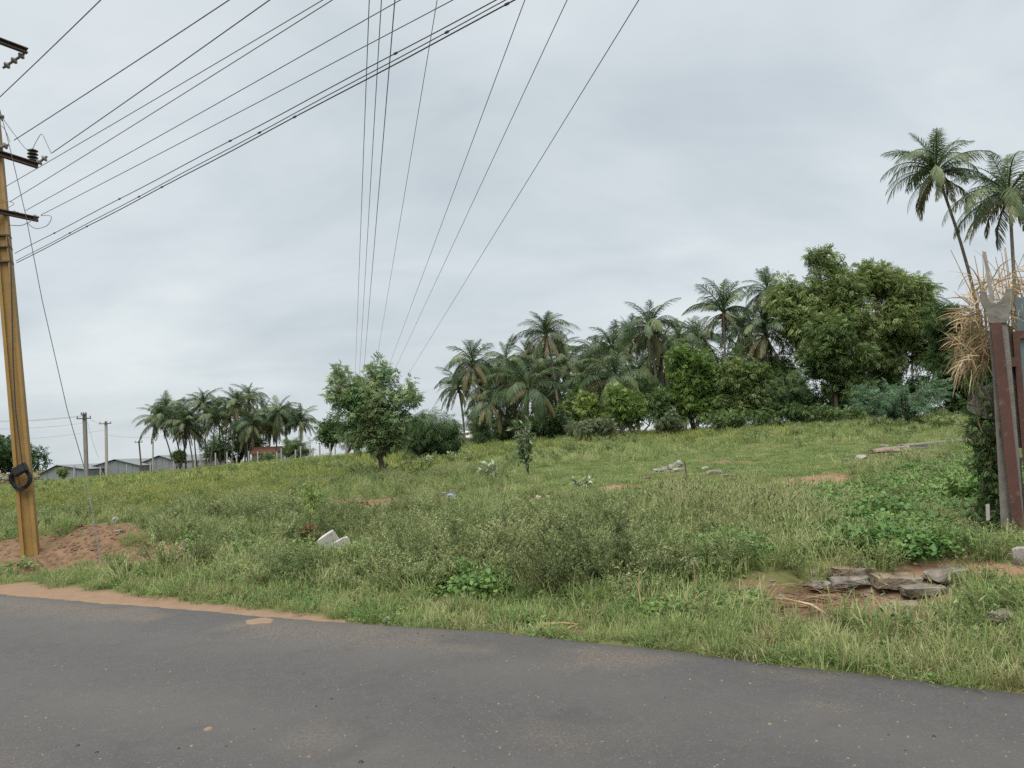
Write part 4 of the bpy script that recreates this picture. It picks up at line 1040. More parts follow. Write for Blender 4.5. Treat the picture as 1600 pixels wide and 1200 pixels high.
# lone tree in the middle of the field
LT = gp(594, 745)
tree('lone_tree', 'lone rounded green tree with short forked trunk standing in the open field', 'tree', LT,
     lobes_px(LT, LT.y, [(585, 625, 48, 42), (540, 612, 34, 30), (632, 612, 24, 26), (595, 582, 26, 24), (532, 585, 14, 16), (600, 660, 40, 26), (592, 694, 34, 17), (570, 650, 44, 30), (555, 678, 22, 16), (618, 684, 24, 18)]),
     M['neem'], 401, leaf=.25 * LT.y / 32, clumps=250, clump_r=.27 * LT.y / 32, per=36, trunk_r=.13 * LT.y / 32, fork=.17, nlimb=70, droop=.05, spread=1.12)
print('lone tree depth', LT.y)

BROAD = [
    # name, label, px, Y, lobes, mat, kwargs
    ('broad_tree', 'dark broad tree behind the yellow utility pole at the picture edge', 20, 82, [(10, 715, 45, 26), (48, 716, 22, 18), (-20, 705, 30, 26), (30, 700, 14, 12)], 'tree_dark', dict(leaf=.55, clumps=60, clump_r=.8, per=60, kind='broad', trunk_r=.22, fork=.2)),
    ('round_tree', 'small round dark tree between the far palms and the lone tree', 516, 92, [(517, 675, 22, 18), (512, 668, 14, 12)], 'tree_dark', dict(leaf=.5, clumps=34, clump_r=.7, per=60, kind='broad', trunk_r=.16, fork=.2)),
    ('grey_shrub', 'pale scrubby bush just left of the lone tree, by the fence', 548, 88, [(548, 690, 18, 11), (560, 684, 10, 10)], 'silver', dict(leaf=.4, clumps=22, clump_r=.55, per=40, trunk_r=.07, stems=3, fork=.15)),
    ('dark_grove_tree', 'dark spreading tree filling the shade under the far palms', 372, 128, [(360, 690, 34, 18), (395, 690, 24, 18), (340, 704, 22, 12)], 'tree_dark', dict(leaf=.7, clumps=60, clump_r=1.1, per=55, kind='broad', trunk_r=.25, fork=.15)),
    ('bush', 'rounded bush beside the grey sheds below the far palms', 280, 112, [(280, 713, 9, 7)], 'tree_mid', dict(leaf=.5, clumps=16, clump_r=.4, per=40, kind='broad', trunk_r=.06, stems=2, fork=.2)),
    ('green_bush', 'small green bush in front of the corrugated shed wall', 98, 126, [(98, 738, 6, 6)], 'tree_mid', dict(leaf=.5, clumps=12, clump_r=.35, per=40, kind='broad', trunk_r=.06, stems=2, fork=.2)),
    ('young_tree', 'yellow green young tree, leftmost of the row before the palm grove', 922, 56, [(918, 630, 18, 16), (930, 650, 18, 20), (915, 655, 14, 14)], 'tree_bright', dict(leaf=.34, clumps=44, clump_r=.42, per=48, trunk_r=.07, fork=.25, stems=2)),
    ('young_tree', 'brightest yellow green young tree with one thin straight trunk', 985, 52, [(980, 628, 26, 18), (985, 650, 22, 16), (965, 618, 16, 12)], 'tree_bright', dict(leaf=.34, clumps=60, clump_r=.42, per=52, trunk_r=.07, fork=.3)),
    ('young_tree', 'thin olive young tree right of the brightest one', 1030, 54, [(1028, 635, 17, 20), (1036, 655, 14, 16)], 'tree_mid', dict(leaf=.34, clumps=36, clump_r=.42, per=46, trunk_r=.06, fork=.25, stems=2)),
    ('leafy_tree', 'fresh green leafy tree with several thin trunks before the palms', 1085, 55, [(1078, 575, 34, 28), (1060, 610, 28, 24), (1105, 605, 30, 30), (1085, 640, 34, 22), (1070, 552, 18, 16)], 'tree_bright', dict(leaf=.40, clumps=105, clump_r=.55, per=56, trunk_r=.09, fork=.22, stems=4, nlimb=26)),
    ('leafy_tree', 'mid green upright tree between the fresh green tree and the big tree', 1155, 54, [(1150, 585, 28, 26), (1165, 620, 34, 26), (1140, 635, 26, 22), (1180, 590, 20, 24)], 'tree_mid', dict(leaf=.40, clumps=95, clump_r=.5, per=52, trunk_r=.09, fork=.2, stems=4, nlimb=26)),
    ('big_tree', 'tallest spreading green tree with a pointed crown top', 1335, 58, [(1285, 412, 26, 20), (1300, 455, 48, 34), (1240, 470, 38, 30), (1225, 450, 20, 18), (1320, 500, 50, 36), (1255, 510, 44, 34)], 'tree_mid', dict(leaf=.46, clumps=170, clump_r=.78, per=70, trunk_r=.26, fork=.4, nlimb=40)),
    ('big_tree', 'broad dark green tree with a flat top behind the feathery thorn bush', 1395, 60, [(1395, 450, 48, 32), (1360, 430, 26, 18), (1430, 470, 34, 34), (1400, 510, 58, 40), (1440, 540, 36, 36), (1370, 550, 44, 30)], 'tree_mid', dict(leaf=.46, clumps=180, clump_r=.78, per=70, trunk_r=.26, fork=.4, nlimb=40)),
    ('leafy_tree', 'lighter green tree in front of the tallest tree, lower right of it', 1310, 54, [(1300, 520, 38, 26), (1320, 555, 46, 24), (1280, 560, 34, 30), (1310, 500, 22, 16), (1325, 600, 32, 26)], 'tree_mid', dict(leaf=.42, clumps=130, clump_r=.6, per=62, trunk_r=.15, fork=.3, nlimb=30)),
    ('dark_tree', 'dark dense low tree under the palms, right of the upright mid green tree', 1215, 60, [(1215, 590, 40, 34), (1240, 625, 40, 28), (1190, 620, 34, 30)], 'tree_dark', dict(leaf=.42, clumps=120, clump_r=.6, per=60, trunk_r=.12, fork=.2, stems=3)),
    ('dark_tree', 'dark undergrowth tree beneath the two biggest trees', 1345, 61, [(1290, 630, 50, 26), (1350, 620, 50, 34), (1400, 600, 50, 40)], 'tree_dark', dict(leaf=.42, clumps=140, clump_r=.65, per=60, trunk_r=.12, fork=.15, stems=4)),
    ('dark_tree', 'deep green vine hung tree just left of the dry straw', 1490, 50, [(1478, 505, 30, 36), (1500, 545, 36, 44), (1470, 590, 34, 44), (1525, 600, 36, 40), (1500, 640, 40, 20)], 'tree_dark', dict(leaf=.40, clumps=160, clump_r=.55, per=62, trunk_r=.12, fork=.15, stems=3, droop=.5)),
    ('dark_tree', 'dark tree filling the gap behind the gate post', 1575, 46, [(1560, 560, 50, 60), (1600, 600, 60, 60), (1570, 640, 50, 30)], 'tree_dark', dict(leaf=.42, clumps=120, clump_r=.6, per=60, trunk_r=.12, fork=.15, stems=3)),
    ('dark_tree', 'dark tree in the shade behind the middle palms, left part', 810, 88, [(790, 660, 34, 20), (840, 650, 34, 26), (870, 640, 30, 30)], 'tree_dark', dict(leaf=.55, clumps=80, clump_r=.9, per=52, kind='broad', trunk_r=.15, fork=.15, stems=3)),
    ('dark_tree', 'dark tree in the shade behind the middle palms, centre part', 940, 88, [(920, 625, 34, 30), (970, 620, 40, 36), (945, 655, 44, 20)], 'tree_dark', dict(leaf=.55, clumps=90, clump_r=.9, per=52, kind='broad', trunk_r=.15, fork=.15, stems=3)),
    ('dark_tree', 'dark tree behind the fresh green tree and the tallest middle palms', 1060, 88, [(1020, 610, 34, 40), (1070, 600, 40, 44), (1120, 590, 44, 44), (1170, 560, 40, 40)], 'tree_dark', dict(leaf=.55, clumps=120, clump_r=.9, per=52, kind='broad', trunk_r=.15, fork=.15, stems=4)),
    ('dark_shrub', 'dark shrub at the foot of the first middle palms', 815, 62, [(800, 672, 26, 14), (835, 668, 24, 16)], 'tree_dark', dict(leaf=.38, clumps=44, clump_r=.45, per=50, kind='broad', trunk_r=.05, fork=.15, stems=3)),
    ('leafy_tree', 'mid green tree filling the gap between the leftmost young tree and the palms', 905, 64, [(895, 640, 24, 26), (880, 655, 20, 18), (905, 615, 16, 16)], 'tree_mid', dict(leaf=.40, clumps=56, clump_r=.5, per=50, trunk_r=.07, fork=.2, stems=3)),
    ('leafy_tree', 'mid green tree behind the brightest young tree', 1000, 64, [(1005, 615, 26, 30), (975, 640, 24, 22)], 'tree_mid', dict(leaf=.40, clumps=60, clump_r=.5, per=50, trunk_r=.07, fork=.2, stems=3)),
    ('dark_shrub', 'dark low shrub below the middle palms, left of the young trees', 880, 60, [(875, 665, 24, 14), (860, 672, 20, 10)], 'tree_dark', dict(leaf=.36, clumps=36, clump_r=.45, per=50, kind='broad', trunk_r=.05, fork=.15, stems=3)),
    ('silver_shrub', 'muted grey green scrub at the foot of the leftmost young tree', 912, 50, [(905, 668, 22, 9), (925, 664, 14, 8)], 'scrub', dict(leaf=.26, clumps=26, clump_r=.34, per=40, trunk_r=.03, fork=.15, stems=4)),
    ('silver_shrub', 'muted grey green scrub at the foot of the brightest young tree', 950, 50, [(948, 664, 16, 10)], 'scrub', dict(leaf=.26, clumps=18, clump_r=.34, per=40, trunk_r=.03, fork=.15, stems=4)),
    ('silver_shrub', 'muted grey green scrub at the foot of the fresh green tree', 1060, 49, [(1055, 660, 24, 10), (1035, 664, 14, 8)], 'scrub', dict(leaf=.26, clumps=26, clump_r=.34, per=40, trunk_r=.03, fork=.15, stems=4)),
    ('green_shrub', 'low green scrub at the foot of the upright mid green tree', 1130, 50, [(1130, 655, 34, 12), (1160, 652, 24, 10)], 'tree_mid', dict(leaf=.26, clumps=34, clump_r=.36, per=44, trunk_r=.03, fork=.15, stems=4)),
    ('green_shrub', 'long low green scrub in the shade under the big trees', 1240, 51, [(1230, 648, 40, 12), (1290, 645, 40, 11), (1330, 644, 24, 10)], 'tree_dark', dict(leaf=.28, clumps=52, clump_r=.36, per=46, trunk_r=.03, fork=.15, stems=5)),
    ('green_shrub', 'small round bright shrub by the concrete slab', 1474, 38, [(1474, 662, 17, 8)], 'tree_mid', dict(leaf=.2, clumps=16, clump_r=.22, per=46, trunk_r=.03, fork=.15, stems=4)),
]
for i, (nm, lab, px, Y, items, mt_, kw) in enumerate(BROAD):
    tree_px(nm, lab, 'shrub' if 'shrub' in nm or 'bush' in nm else 'tree', px, Y, items, M[mt_], 420 + i, **kw)

def feather_px(label, px, Y, half_px, top_py, mat, seed, **kw):
    b = on(px, Y); tp = at(px, top_py, Y)
    return feathery('thorn_bush', label, 'bush', b, half_px * Y / F_PX, tp.z - b.z, M[mat], seed, **kw)
tree_px('thorn_bush', 'large rounded dark thorn bush right behind the lone tree', 'bush', 676, 46, [(674, 672, 40, 26), (650, 682, 24, 20), (700, 682, 22, 20), (676, 692, 44, 12)], M['feather_dark'], 501, kind='fine', leaf=.42, clumps=95, clump_r=.48, per=60, trunk_r=.08, fork=.15, stems=4, droop=.6)
feather_px('pale blue green feathery thorn bush under the big trees', 1413, 42, 88, 588, 'feather', 502, nb=64, leaf=.36, per=46, jit=.35)
feather_px('green feathery thorn bush in front of the far palms', 462, 100, 30, 681, 'feather_dark', 503, nb=60, leaf=.6, per=30)
feather_px('low dark thorn bush between the large dark bush and the middle palms', 772, 60, 36, 668, 'feather_dark', 504, nb=60, leaf=.42, per=34)
feather_px('scrubby thorn bush by the red roofed house', 415, 104, 30, 704, 'feather_dark', 505, nb=50, leaf=.5, per=26)
feather_px('tall loose thorn bush under the first middle palms', 748, 62, 22, 632, 'feather_dark', 506, nb=40, leaf=.42, per=30)
feather_px('dark thorn bush in the shade right of the upright mid green tree', 1235, 52, 36, 565, 'feather_dark', 507, nb=60, leaf=.36, per=34)

# single plants of the field that can be told apart
def plant(name, label, cat, base, h, w, mat, seed, ns=7, leaf=.07, kind='broad', per=40, stem=None):
    rng = np.random.default_rng(seed); t = thing(name, label, cat, base); b = MB(); pos = []; dirs = []
    for i in range(ns):
        a = rng.uniform(0, 6.283); out = w * rng.uniform(.15, 1); L = h * rng.uniform(.6, 1)
        p = [np.array([0, 0, -.05]), np.array([math.cos(a) * out * .4, math.sin(a) * out * .4, L * .5]), np.array([math.cos(a) * out, math.sin(a) * out, L])]
        b.tube([Vector(q) for q in p], [min(.012 * h, .014), min(.009 * h, .010), .004], 5)
        s = rng.uniform(.3, 1, per)[:, None]; q = np.where(s < .5, p[0] + (p[1] - p[0]) * s * 2, p[1] + (p[2] - p[1]) * (s - .5) * 2)
        pos.append(q); dirs.append(rng.normal(0, .7, (per, 3)) + np.array([math.cos(a) * .3, math.sin(a) * .3, .25]))
    b.build('stems', stem or M['olive_stem'], t)
    pos = np.concatenate(pos); ex, ey, ez = frames(np.concatenate(dirs), rng, .6)
    Tv = np.array([[0, 0, 0], [.45, .22, .04], [1, 0, -.06], [.45, -.22, .04]]); V, Fq = stamp(Tv, np.array([[0, 1, 2, 3]]), pos, ex, ey, ez, leaf * rng.uniform(.6, 1.3, len(pos)))
    me = mesh_np('leaves', V, Fq); me.materials.append(mat); link('leaves', me, t)
    return t
def plant_px(name, label, cat, px, py, top_py, half, mat, seed, **kw):
    b = gp(px, py); h = (at(px, top_py, b.y).z - b.z); return plant(name, label, cat, b, h, half * b.y / F_PX, M[mat], seed, **kw)
plant_px('milkweed', 'tall pale grey green milkweed in the middle of the field', 'plant', 826, 744, 652, 22, 'silver', 601, ns=9, leaf=.24, per=30)
plant_px('milkweed', 'short pale milkweed right beside the lone tree, on its bare side', 'plant', 668, 735, 712, 9, 'silver', 602, ns=6, leaf=.22, per=18)
plant_px('milkweed', 'low pale milkweed clump left of the tall milkweed', 'plant', 770, 748, 722, 22, 'silver', 603, ns=8, leaf=.22, per=18)
plant_px('milkweed', 'small pale milkweed clump below the large dark thorn bush', 'plant', 708, 722, 704, 12, 'silver', 604, ns=7, leaf=.22, per=16)
plant_px('milkweed', 'low blue green clump on the lawn right of the tall milkweed', 'plant', 910, 765, 744, 20, 'silver', 605, ns=8, leaf=.14, per=24)
plant_px('weed_bush', 'yellow green weed bush spreading at the foot of the lone tree', 'plant', 655, 748, 716, 34, 'yellowweed', 606, ns=22, leaf=.12, per=50)
plant_px('weed_bush', 'dark green weed bush in the left half of the field', 'plant', 345, 812, 782, 26, 'olive', 607, ns=20, leaf=.06, per=60)
plant_px('weed_bush', 'leafy weed bush leaning over the stone bank', 'plant', 1500, 800, 742, 40, 'broad', 608, ns=16, leaf=.12, per=36)
# taller bushy weeds that stand out of the mass, one by one
M['olive_dark'] = leaf_mat('deep_olive_weed_leaf', [(.060, .088, .032), (.098, .128, .048), (.150, .170, .076)], .3, .6, scale=1.6)
WEED = [herb_mesh('weed', M['olive_dark'], M['olive_stem'], .80, 11, 26, .036, .36, 660 + i, .95) for i in range(4)]
TALLW = [(238, 884, .62), (300, 893, .55), (395, 872, .75), (470, 905, .7), (585, 900, .6), (622, 868, .8), (668, 905, .7), (716, 880, .8), (768, 902, .95), (800, 868, .9), (826, 930, .9), (858, 900, 1.15), (880, 942, 1.0), (905, 878, 1.05), (936, 922, 1.1), (966, 890, .9), (1000, 930, .8), (1045, 905, .75), (352, 822, .8), (1135, 892, .6)]
for i, (px, py, sc_) in enumerate(sorted(TALLW)):
    b_ = gp(px, py); o = link('weed_bush', WEED[i % 4]); o.location = b_; o.rotation_euler = (0, 0, i * 1.7); o.scale = (sc_ * 1.15, sc_ * 1.15, sc_)
    tag(o, 'bushy olive green weed, %s from the left along the band behind the verge' % ORD[i], 'plant', 'bushy weeds behind the verge', 'thing')
def sapling():
    b = gp(487, 852); t = thing('sapling', 'young sapling with green top and rust brown dead leaves at its foot', 'sapling', b); rng = np.random.default_rng(611)
    k = b.y / F_PX; H = (at(487, 752, b.y).z - b.z)
    MB().tube([(0, 0, -.05), (-.02, 0, H * .4), (.02, 0, H * .95)], [.014, .011, .005], 6).build('trunk', M['bark'], t)
    c = [(rng.normal(0, .075), rng.normal(0, .075), H * rng.uniform(.56, .97)) for _ in range(16)]
    V, Fq = foliage(c, [.085] * 16, 11, .095, 'pinnate', rng); me = mesh_np('crown', V, Fq); me.materials.append(M['tree_bright']); link('crown', me, t)
    M['rust_leaf'] = leaf_mat('rust_brown_leaf', [(.17, .065, .035), (.24, .10, .055), (.28, .14, .08)], .2, .8, scale=3)
    c = [(rng.normal(0, .05), rng.normal(0, .05), rng.uniform(.05, .35)) for _ in range(5)]
    V, Fq = foliage(c, [.07] * 5, 8, .09, 'broad', rng); me = mesh_np('dead_leaves', V, Fq); me.materials.append(M['rust_leaf']); o = link('dead_leaves', me, t); o['label'] = 'rust brown withered leaves'
sapling()
plant_px('young_plant', 'thin leafy shoot standing left of the sapling', 'plant', 460, 815, 756, 10, 'olive', 612, ns=4, leaf=.07, per=30)

# ------------------------------------------------------------------ stones, rubble, sticks
def rock_mesh(name, sx, sy, sz, seed, mat, boxy=0.5, sub=3, rough=.18):
    """a broken stone: a block chopped by random planes, then roughened; boxy sets how much of the block is left"""
    rng = np.random.default_rng(seed); bm = bmesh.new(); bmesh.ops.create_cube(bm, size=2.0)
    for i in range(7 + int(14 * (1 - boxy))):
        d = Vector(rng.normal(0, 1, 3)).normalized(); dist = rng.uniform(.98, 1.25) if boxy > .6 else rng.uniform(.78, 1.12)
        r = bmesh.ops.bisect_plane(bm, geom=bm.verts[:] + bm.edges[:] + bm.faces[:], plane_co=d * dist, plane_no=d, clear_outer=True)
        ed = [e for e in r['geom_cut'] if isinstance(e, bmesh.types.BMEdge)]
        if ed: bmesh.ops.edgenet_fill(bm, edges=ed)
    bmesh.ops.triangulate(bm, faces=bm.faces[:])
    for _ in range(2 if sub >= 3 else (1 if sub == 2 else 0)): bmesh.ops.subdivide_edges(bm, edges=[e for e in bm.edges if e.calc_length() > .35], cuts=1)
    o = Vector(rng.uniform(-50, 50, 3))
    for v in bm.verts:
        p = v.co.copy(); f = 1 + rough * .8 * (.5 * mnoise.noise(p * 1.3 + o) + .5 * mnoise.noise(p * 3.5 + o))
        v.co = Vector((p.x * sx * f, p.y * sy * f, p.z * sz * f)) * .5
    bmesh.ops.recalc_face_normals(bm, faces=bm.faces[:])
    me = bpy.data.meshes.new(name); bm.to_mesh(me); bm.free(); me.materials.append(mat); return me
def rock(name, label, cat, px, py, w_px, h_px, mat, seed, tilt=(0, 0, 0), boxy=.5, depth=.7, sink=.25, group=None, rough=.18):
    b = gp(px, py); k = b.y / F_PX; sx, sz = w_px * k, h_px * k
    o = link(name, rock_mesh(name, sx, sx * depth, sz, seed, M[mat], boxy, rough=rough)); o.location = b + Vector((0, 0, sz * (.5 - sink))); o.rotation_euler = tilt
    return tag(o, label, cat, group, 'thing')
# bank of stones at the right
rock('stone_slab', 'pale flat stone slab, topmost at the left end of the broken stone bank', 'stone', 1330, 900, 62, 16, 'warm_stone', 1, (.03, .04, .1), .75, .6, .2)
rock('stone_slab', 'buff stone slab lying under the topmost slab of the bank', 'stone', 1326, 916, 58, 18, 'stone', 2, (.0, -.03, -.1), .8, .6, .2)
rock('stone_slab', 'brown wide stone in the middle of the broken stone bank', 'stone', 1400, 912, 70, 18, 'warm_stone', 3, (.1, .02, 0), .7, .6, .3)
rock('stone_slab', 'grey flat slab at the right end of the bank, cracked edge', 'stone', 1478, 904, 62, 15, 'stone', 4, (.0, -.06, .15), .8, .6, .2)
rock('stone_slab', 'long grey slab below the right end of the bank', 'stone', 1440, 928, 60, 16, 'stone', 5, (.05, -.02, -.05), .85, .6, .25)
rock('stone_slab', 'low buff slab, lowest stone of the broken bank', 'stone', 1412, 953, 40, 13, 'warm_stone', 6, (.0, -.12, .1), .7, .6, .2)
rock('stone', 'dull brown stone half buried left of the stone bank', 'stone', 1282, 920, 46, 16, 'stone', 7, (0, .05, .3), .4, .7, .35)
rock('stone', 'small pale stone lying in the brown hollow', 'stone', 1264, 952, 13, 8, 'warm_stone', 8, (0, .2, .3), .4)
rock('stone', 'small brown stone at the left rim of the hollow', 'stone', 1182, 930, 24, 14, 'stone', 9, (0, .2, .3), .4)
rock('boulder', 'upright pale boulder at the foot of the red gate post', 'stone', 1597, 884, 22, 30, 'white_stone', 10, (.1, .1, .2), .5, .8, .1)
rock('boulder', 'pale boulder in the grass at the picture edge below the gate', 'stone', 1596, 948, 34, 22, 'white_stone', 11, (.0, .1, .4), .45, .8, .1)
rock('boulder', 'rounded grey boulder in the grass right of the stone bank', 'stone', 1566, 975, 44, 24, 'stone', 12, (.0, -.1, .4), .35, .8, .12)
rock('stone', 'grey flat stone in the verge grass below the stone bank', 'stone', 1452, 1000, 40, 10, 'stone', 13, (.0, -.04, .1), .5, .8, .1)
# pieces lying in the field
rock('concrete_slab', 'long pale concrete slab lying on the lawn below the big trees', 'slab', 1468, 699, 125, 11, 'concrete', 20, (.0, -.05, .03), .7, .3, .12, rough=.22)
rock('concrete_slab', 'short broken concrete slab at the near end of the long slab', 'slab', 1388, 707, 62, 9, 'warm_stone', 21, (.05, -.03, -.1), .55, .5, .15, rough=.3)
RUB = [(1346, 716, 22, 7), (1322, 720, 14, 5), (1362, 708, 16, 7), (1382, 699, 14, 6), (1500, 686, 18, 7), (1476, 688, 14, 6), (1456, 690, 12, 5), (1518, 688, 12, 9), (1390, 712, 12, 5)]
for i, (px, py, w, h) in enumerate(sorted(RUB)):
    rock('rubble_stone', 'small grey rubble stone, %s from the left around the long concrete slab' % ORD[i], 'stone', px, py, w, h, 'white_stone' if i % 2 else 'stone', 30 + i, (0, .1 * (i % 3 - 1), i), .5, group='rubble round the long slab')
DEB = [(1032, 737, 22, 5, 0), (1048, 734, 8, 9, .3), (1058, 731, 16, 10, .5), (1062, 736, 20, 5, 0), (1040, 735, 12, 6, .2)]
for i, (px, py, w, h, tl) in enumerate(sorted(DEB)):
    rock('concrete_chunk', 'broken concrete chunk, %s from the left in the heap on the lawn' % ORD[i], 'rubble', px, py, w, h, 'white_stone', 45 + i, (0, tl, i * .8), .85, .6, .1, 'broken concrete heap on the lawn')
rock('concrete_chunk', 'flat broken slab piece right of the heap on the lawn', 'rubble', 1116, 741, 24, 7, 'concrete', 52, (0, -.05, .1), .85, .6, .1)
rock('concrete_chunk', 'white plaster lump between the heap and the flat piece', 'rubble', 1101, 733, 11, 5, 'white_stone', 53, (0, 0, .1), .4)
rock('concrete_chunk', 'low grey flake at the far end of the flat slab piece', 'rubble', 1140, 743, 18, 3, 'concrete', 54, (0, 0, .1), .7)
rock('stone', 'orange brown lump on the lawn left of the concrete heap', 'stone', 1011, 748, 13, 5, 'dirt', 55, (0, 0, .1), .4)
rock('concrete_block', 'white concrete block tilted in the weeds, larger of a pair', 'block', 513, 858, 30, 20, 'pale_concrete', 56, (.1, -.55, .2), .9, .6, -.15, rough=.05)
rock('concrete_block', 'white concrete block tilted in the weeds, smaller of a pair', 'block', 533, 860, 26, 14, 'pale_concrete', 57, (.1, -.5, .1), .9, .6, -.2, rough=.05)
rock('stone', 'buff stone in the weeds right of the tilted white blocks', 'stone', 574, 850, 22, 10, 'warm_stone', 58, (0, -.2, .1), .6, .7, .0)
rock('stone', 'grey stone low in the weeds below the tilted white blocks', 'stone', 585, 882, 22, 9, 'stone', 59, (0, .1, .1), .6, .7, .0)
rock('stone', 'pale stone beside the blue plastic scrap', 'stone', 694, 777, 15, 8, 'white_stone', 60, (0, .1, .1), .6, .7, .0)
rock('stone', 'grey stone behind the blue plastic scrap', 'stone', 709, 774, 14, 9, 'stone', 61, (0, .1, .1), .5, .7, .0)
o = rock('plastic_scrap', 'crumpled blue and white plastic scrap in the field grass', 'litter', 706, 781, 13, 9, 'plastic_blue', 62, (0, .1, .1), .3, .7, -.1, rough=.5)
for i, px in enumerate((823, 842, 856)):
    rock('stone', ['brown stone, left of three lying on the bare strip', 'pale flat stone, middle of three lying on the bare strip', 'buff stone, right of three lying on the bare strip'][i], 'stone', px, 783, 15, 9, ('dirt', 'white_stone', 'warm_stone')[i], 63 + i, (0, .1, i), .5, .7, .0)
rock('stone', 'pale stone standing on the dirt mound crest', 'stone', 180, 818, 11, 10, 'white_stone', 70, (0, .1, .1), .5, .7, .0)
rock('stone', 'whitish stone at the end of the dirt mound', 'stone', 250, 820, 13, 9, 'white_stone', 71, (0, .1, .1), .5, .7, .0)
rock('stone', 'buff upright stone in the weeds right of the dirt mound', 'stone', 286, 862, 12, 17, 'warm_stone', 72, (0, .2, .1), .5, .7, .0)
rock('stone', 'dark grey stone in the weeds right of the buff upright stone', 'stone', 302, 874, 14, 12, 'stone', 73, (0, .2, .1), .5, .7, .0)
rock('stone', 'flat pale stone on the bare top of the dirt mound', 'stone', 187, 832, 12, 4, 'white_stone', 74, (0, -.2, .1), .5, .7, .0)
rock('stone', 'brown clod at the left end of the dirt mound crest', 'stone', 98, 830, 22, 8, 'dirt', 75, (0, -.2, .1), .5, .7, .2)
rock('stone', 'small round white rock on the road edge', 'stone', 604, 974, 12, 10, 'white_stone', 76, (0, 0, .4), .3, .8, .05)
rock('plastic_scrap', 'tiny bright green plastic scrap on the sandy shoulder', 'litter', 82, 915, 5, 4, 'plastic_green', 77, (0, 0, .4), .3, .8, .0)
rock('stone', 'brown clod in the verge below the bushy weeds', 'stone', 560, 790, 36, 10, 'dirt', 78, (0, 0, .4), .3, .8, .3)
# clods and chips on the dirt mound: countless
def on_mound(rng, n):
    out = []
    while len(out) < n:
        px, py = rng.uniform(-30, 260), rng.uniform(815, 895)
        if blob(np.array([px]), np.array([py]), 60, 868, 180, 28, -.05)[0] > -.05 or blob(np.array([px]), np.array([py]), 150, 842, 110, 24, -.12)[0] > -.05:
            p = gp(px, py, 25); out.append((p.x, p.y, p.z - .004))
    return np.array(out)
tag(link('dirt_clods', chip_mesh('dirt_clods', 900, M['dirt'], .042, on_mound, 15)), 'loose clods and chips on the red brown dirt mound', 'dirt', kind='stuff')
def in_hollow(rng, n):
    out = []
    while len(out) < n:
        px, py = rng.normal(1330, 90), rng.normal(930, 18)
        p = gp(px, py, 25); out.append((p.x, p.y, p.z - .004))
    return np.array(out)
tag(link('hollow_chips', chip_mesh('hollow_chips', 160, M['stone'], .035, in_hollow, 16)), 'stone chips and crumbs in the hollow under the stone bank', 'gravel', kind='stuff')
def rubble_pile():
    rng = np.random.default_rng(88); V = []; Fs = []; n0 = 0
    src = [rock_mesh('r', 1, .8, .6, 800 + i, M['white_stone'], .6, 1, .3) for i in range(4)]
    c0 = on(0, 78); c1 = on(88, 84)
    for i in range(420):
        s = rng.uniform(0, 1); c = c0.lerp(c1, s); hgt = 1.7 * (1 - s * .7)
        x = c.x + rng.normal(0, .4); y = c.y + rng.normal(0, 1.2); z = hz(x, y) + hgt * rng.uniform(0, 1) * math.exp(-((y - c.y) / 1.5) ** 2)
        me = src[i % 4]; co = np.empty(len(me.vertices) * 3); me.vertices.foreach_get('co', co); co = co.reshape(-1, 3) * rng.uniform(.14, .42)
        a = rng.uniform(0, 6.28); rot = np.array([[math.cos(a), -math.sin(a), 0], [math.sin(a), math.cos(a), 0], [0, 0, 1]])
        V.append(co @ rot.T + np.array([x, y, z])); Fs.append(np.array([p.vertices[:] for p in me.polygons]) + n0); n0 += len(co)
    nf = np.array([len(f) for f in Fs]); me = mesh_np('rubble', np.concatenate(V), np.concatenate(Fs)); me.materials.append(M['white_stone']); me.materials.append(M['dirt'])
    me.polygons.foreach_set('material_index', np.repeat(rng.integers(0, 3, 420) == 0, nf).astype(int)[:len(me.polygons)])
    tag(link('rubble', me), 'long heap of white and brown rubble behind the yellow pole', 'rubble', kind='stuff')
rubble_pile()
def stick(name, label, pts, r, mat='twig'):
    P = [gp(a, b) + Vector((0, 0, c)) for a, b, c in pts]; c = P[0]
    return tag(MB().tube(P, [r * (1 - .6 * i / (len(P) - 1)) for i in range(len(P))], 5).build(name, M[mat], None, c), label, 'stick')
stick('dry_stalk', 'long pale dry stalk lying across the hollow', [(1310, 984, .07), (1270, 975, .16), (1228, 966, .17), (1180, 958, .13), (1140, 953, .08)], .012, 'straw')
stick('stick', 'thin upright brown stick in the verge left of the hollow', [(1090, 955, 0), (1089, 953, .18), (1088, 953, .45)], .012)
stick('stick', 'short brown stick stump standing on the lawn', [(1074, 758, 0), (1073, 757, .3), (1072, 757, .62)], .03, 'bark')
stick('stick', 'pale bare stick lying on the verge beside the asphalt', [(846, 985, .05), (880, 984, .06), (905, 985, .05)], .016)
stick('stick', 'short crossed twig on the verge beside the pale bare stick', [(885, 992, .05), (905, 986, .06)], .010)
stick('branch', 'bare fallen branch lying at the foot of the lone tree', [(604, 744, .15), (640, 738, .5), (668, 730, .75)], .035, 'bark')
stick('stick', 'thin leaning twig in the weeds near the verge', [(1005, 965, 0), (1000, 955, .2), (1002, 950, .35)], .008)
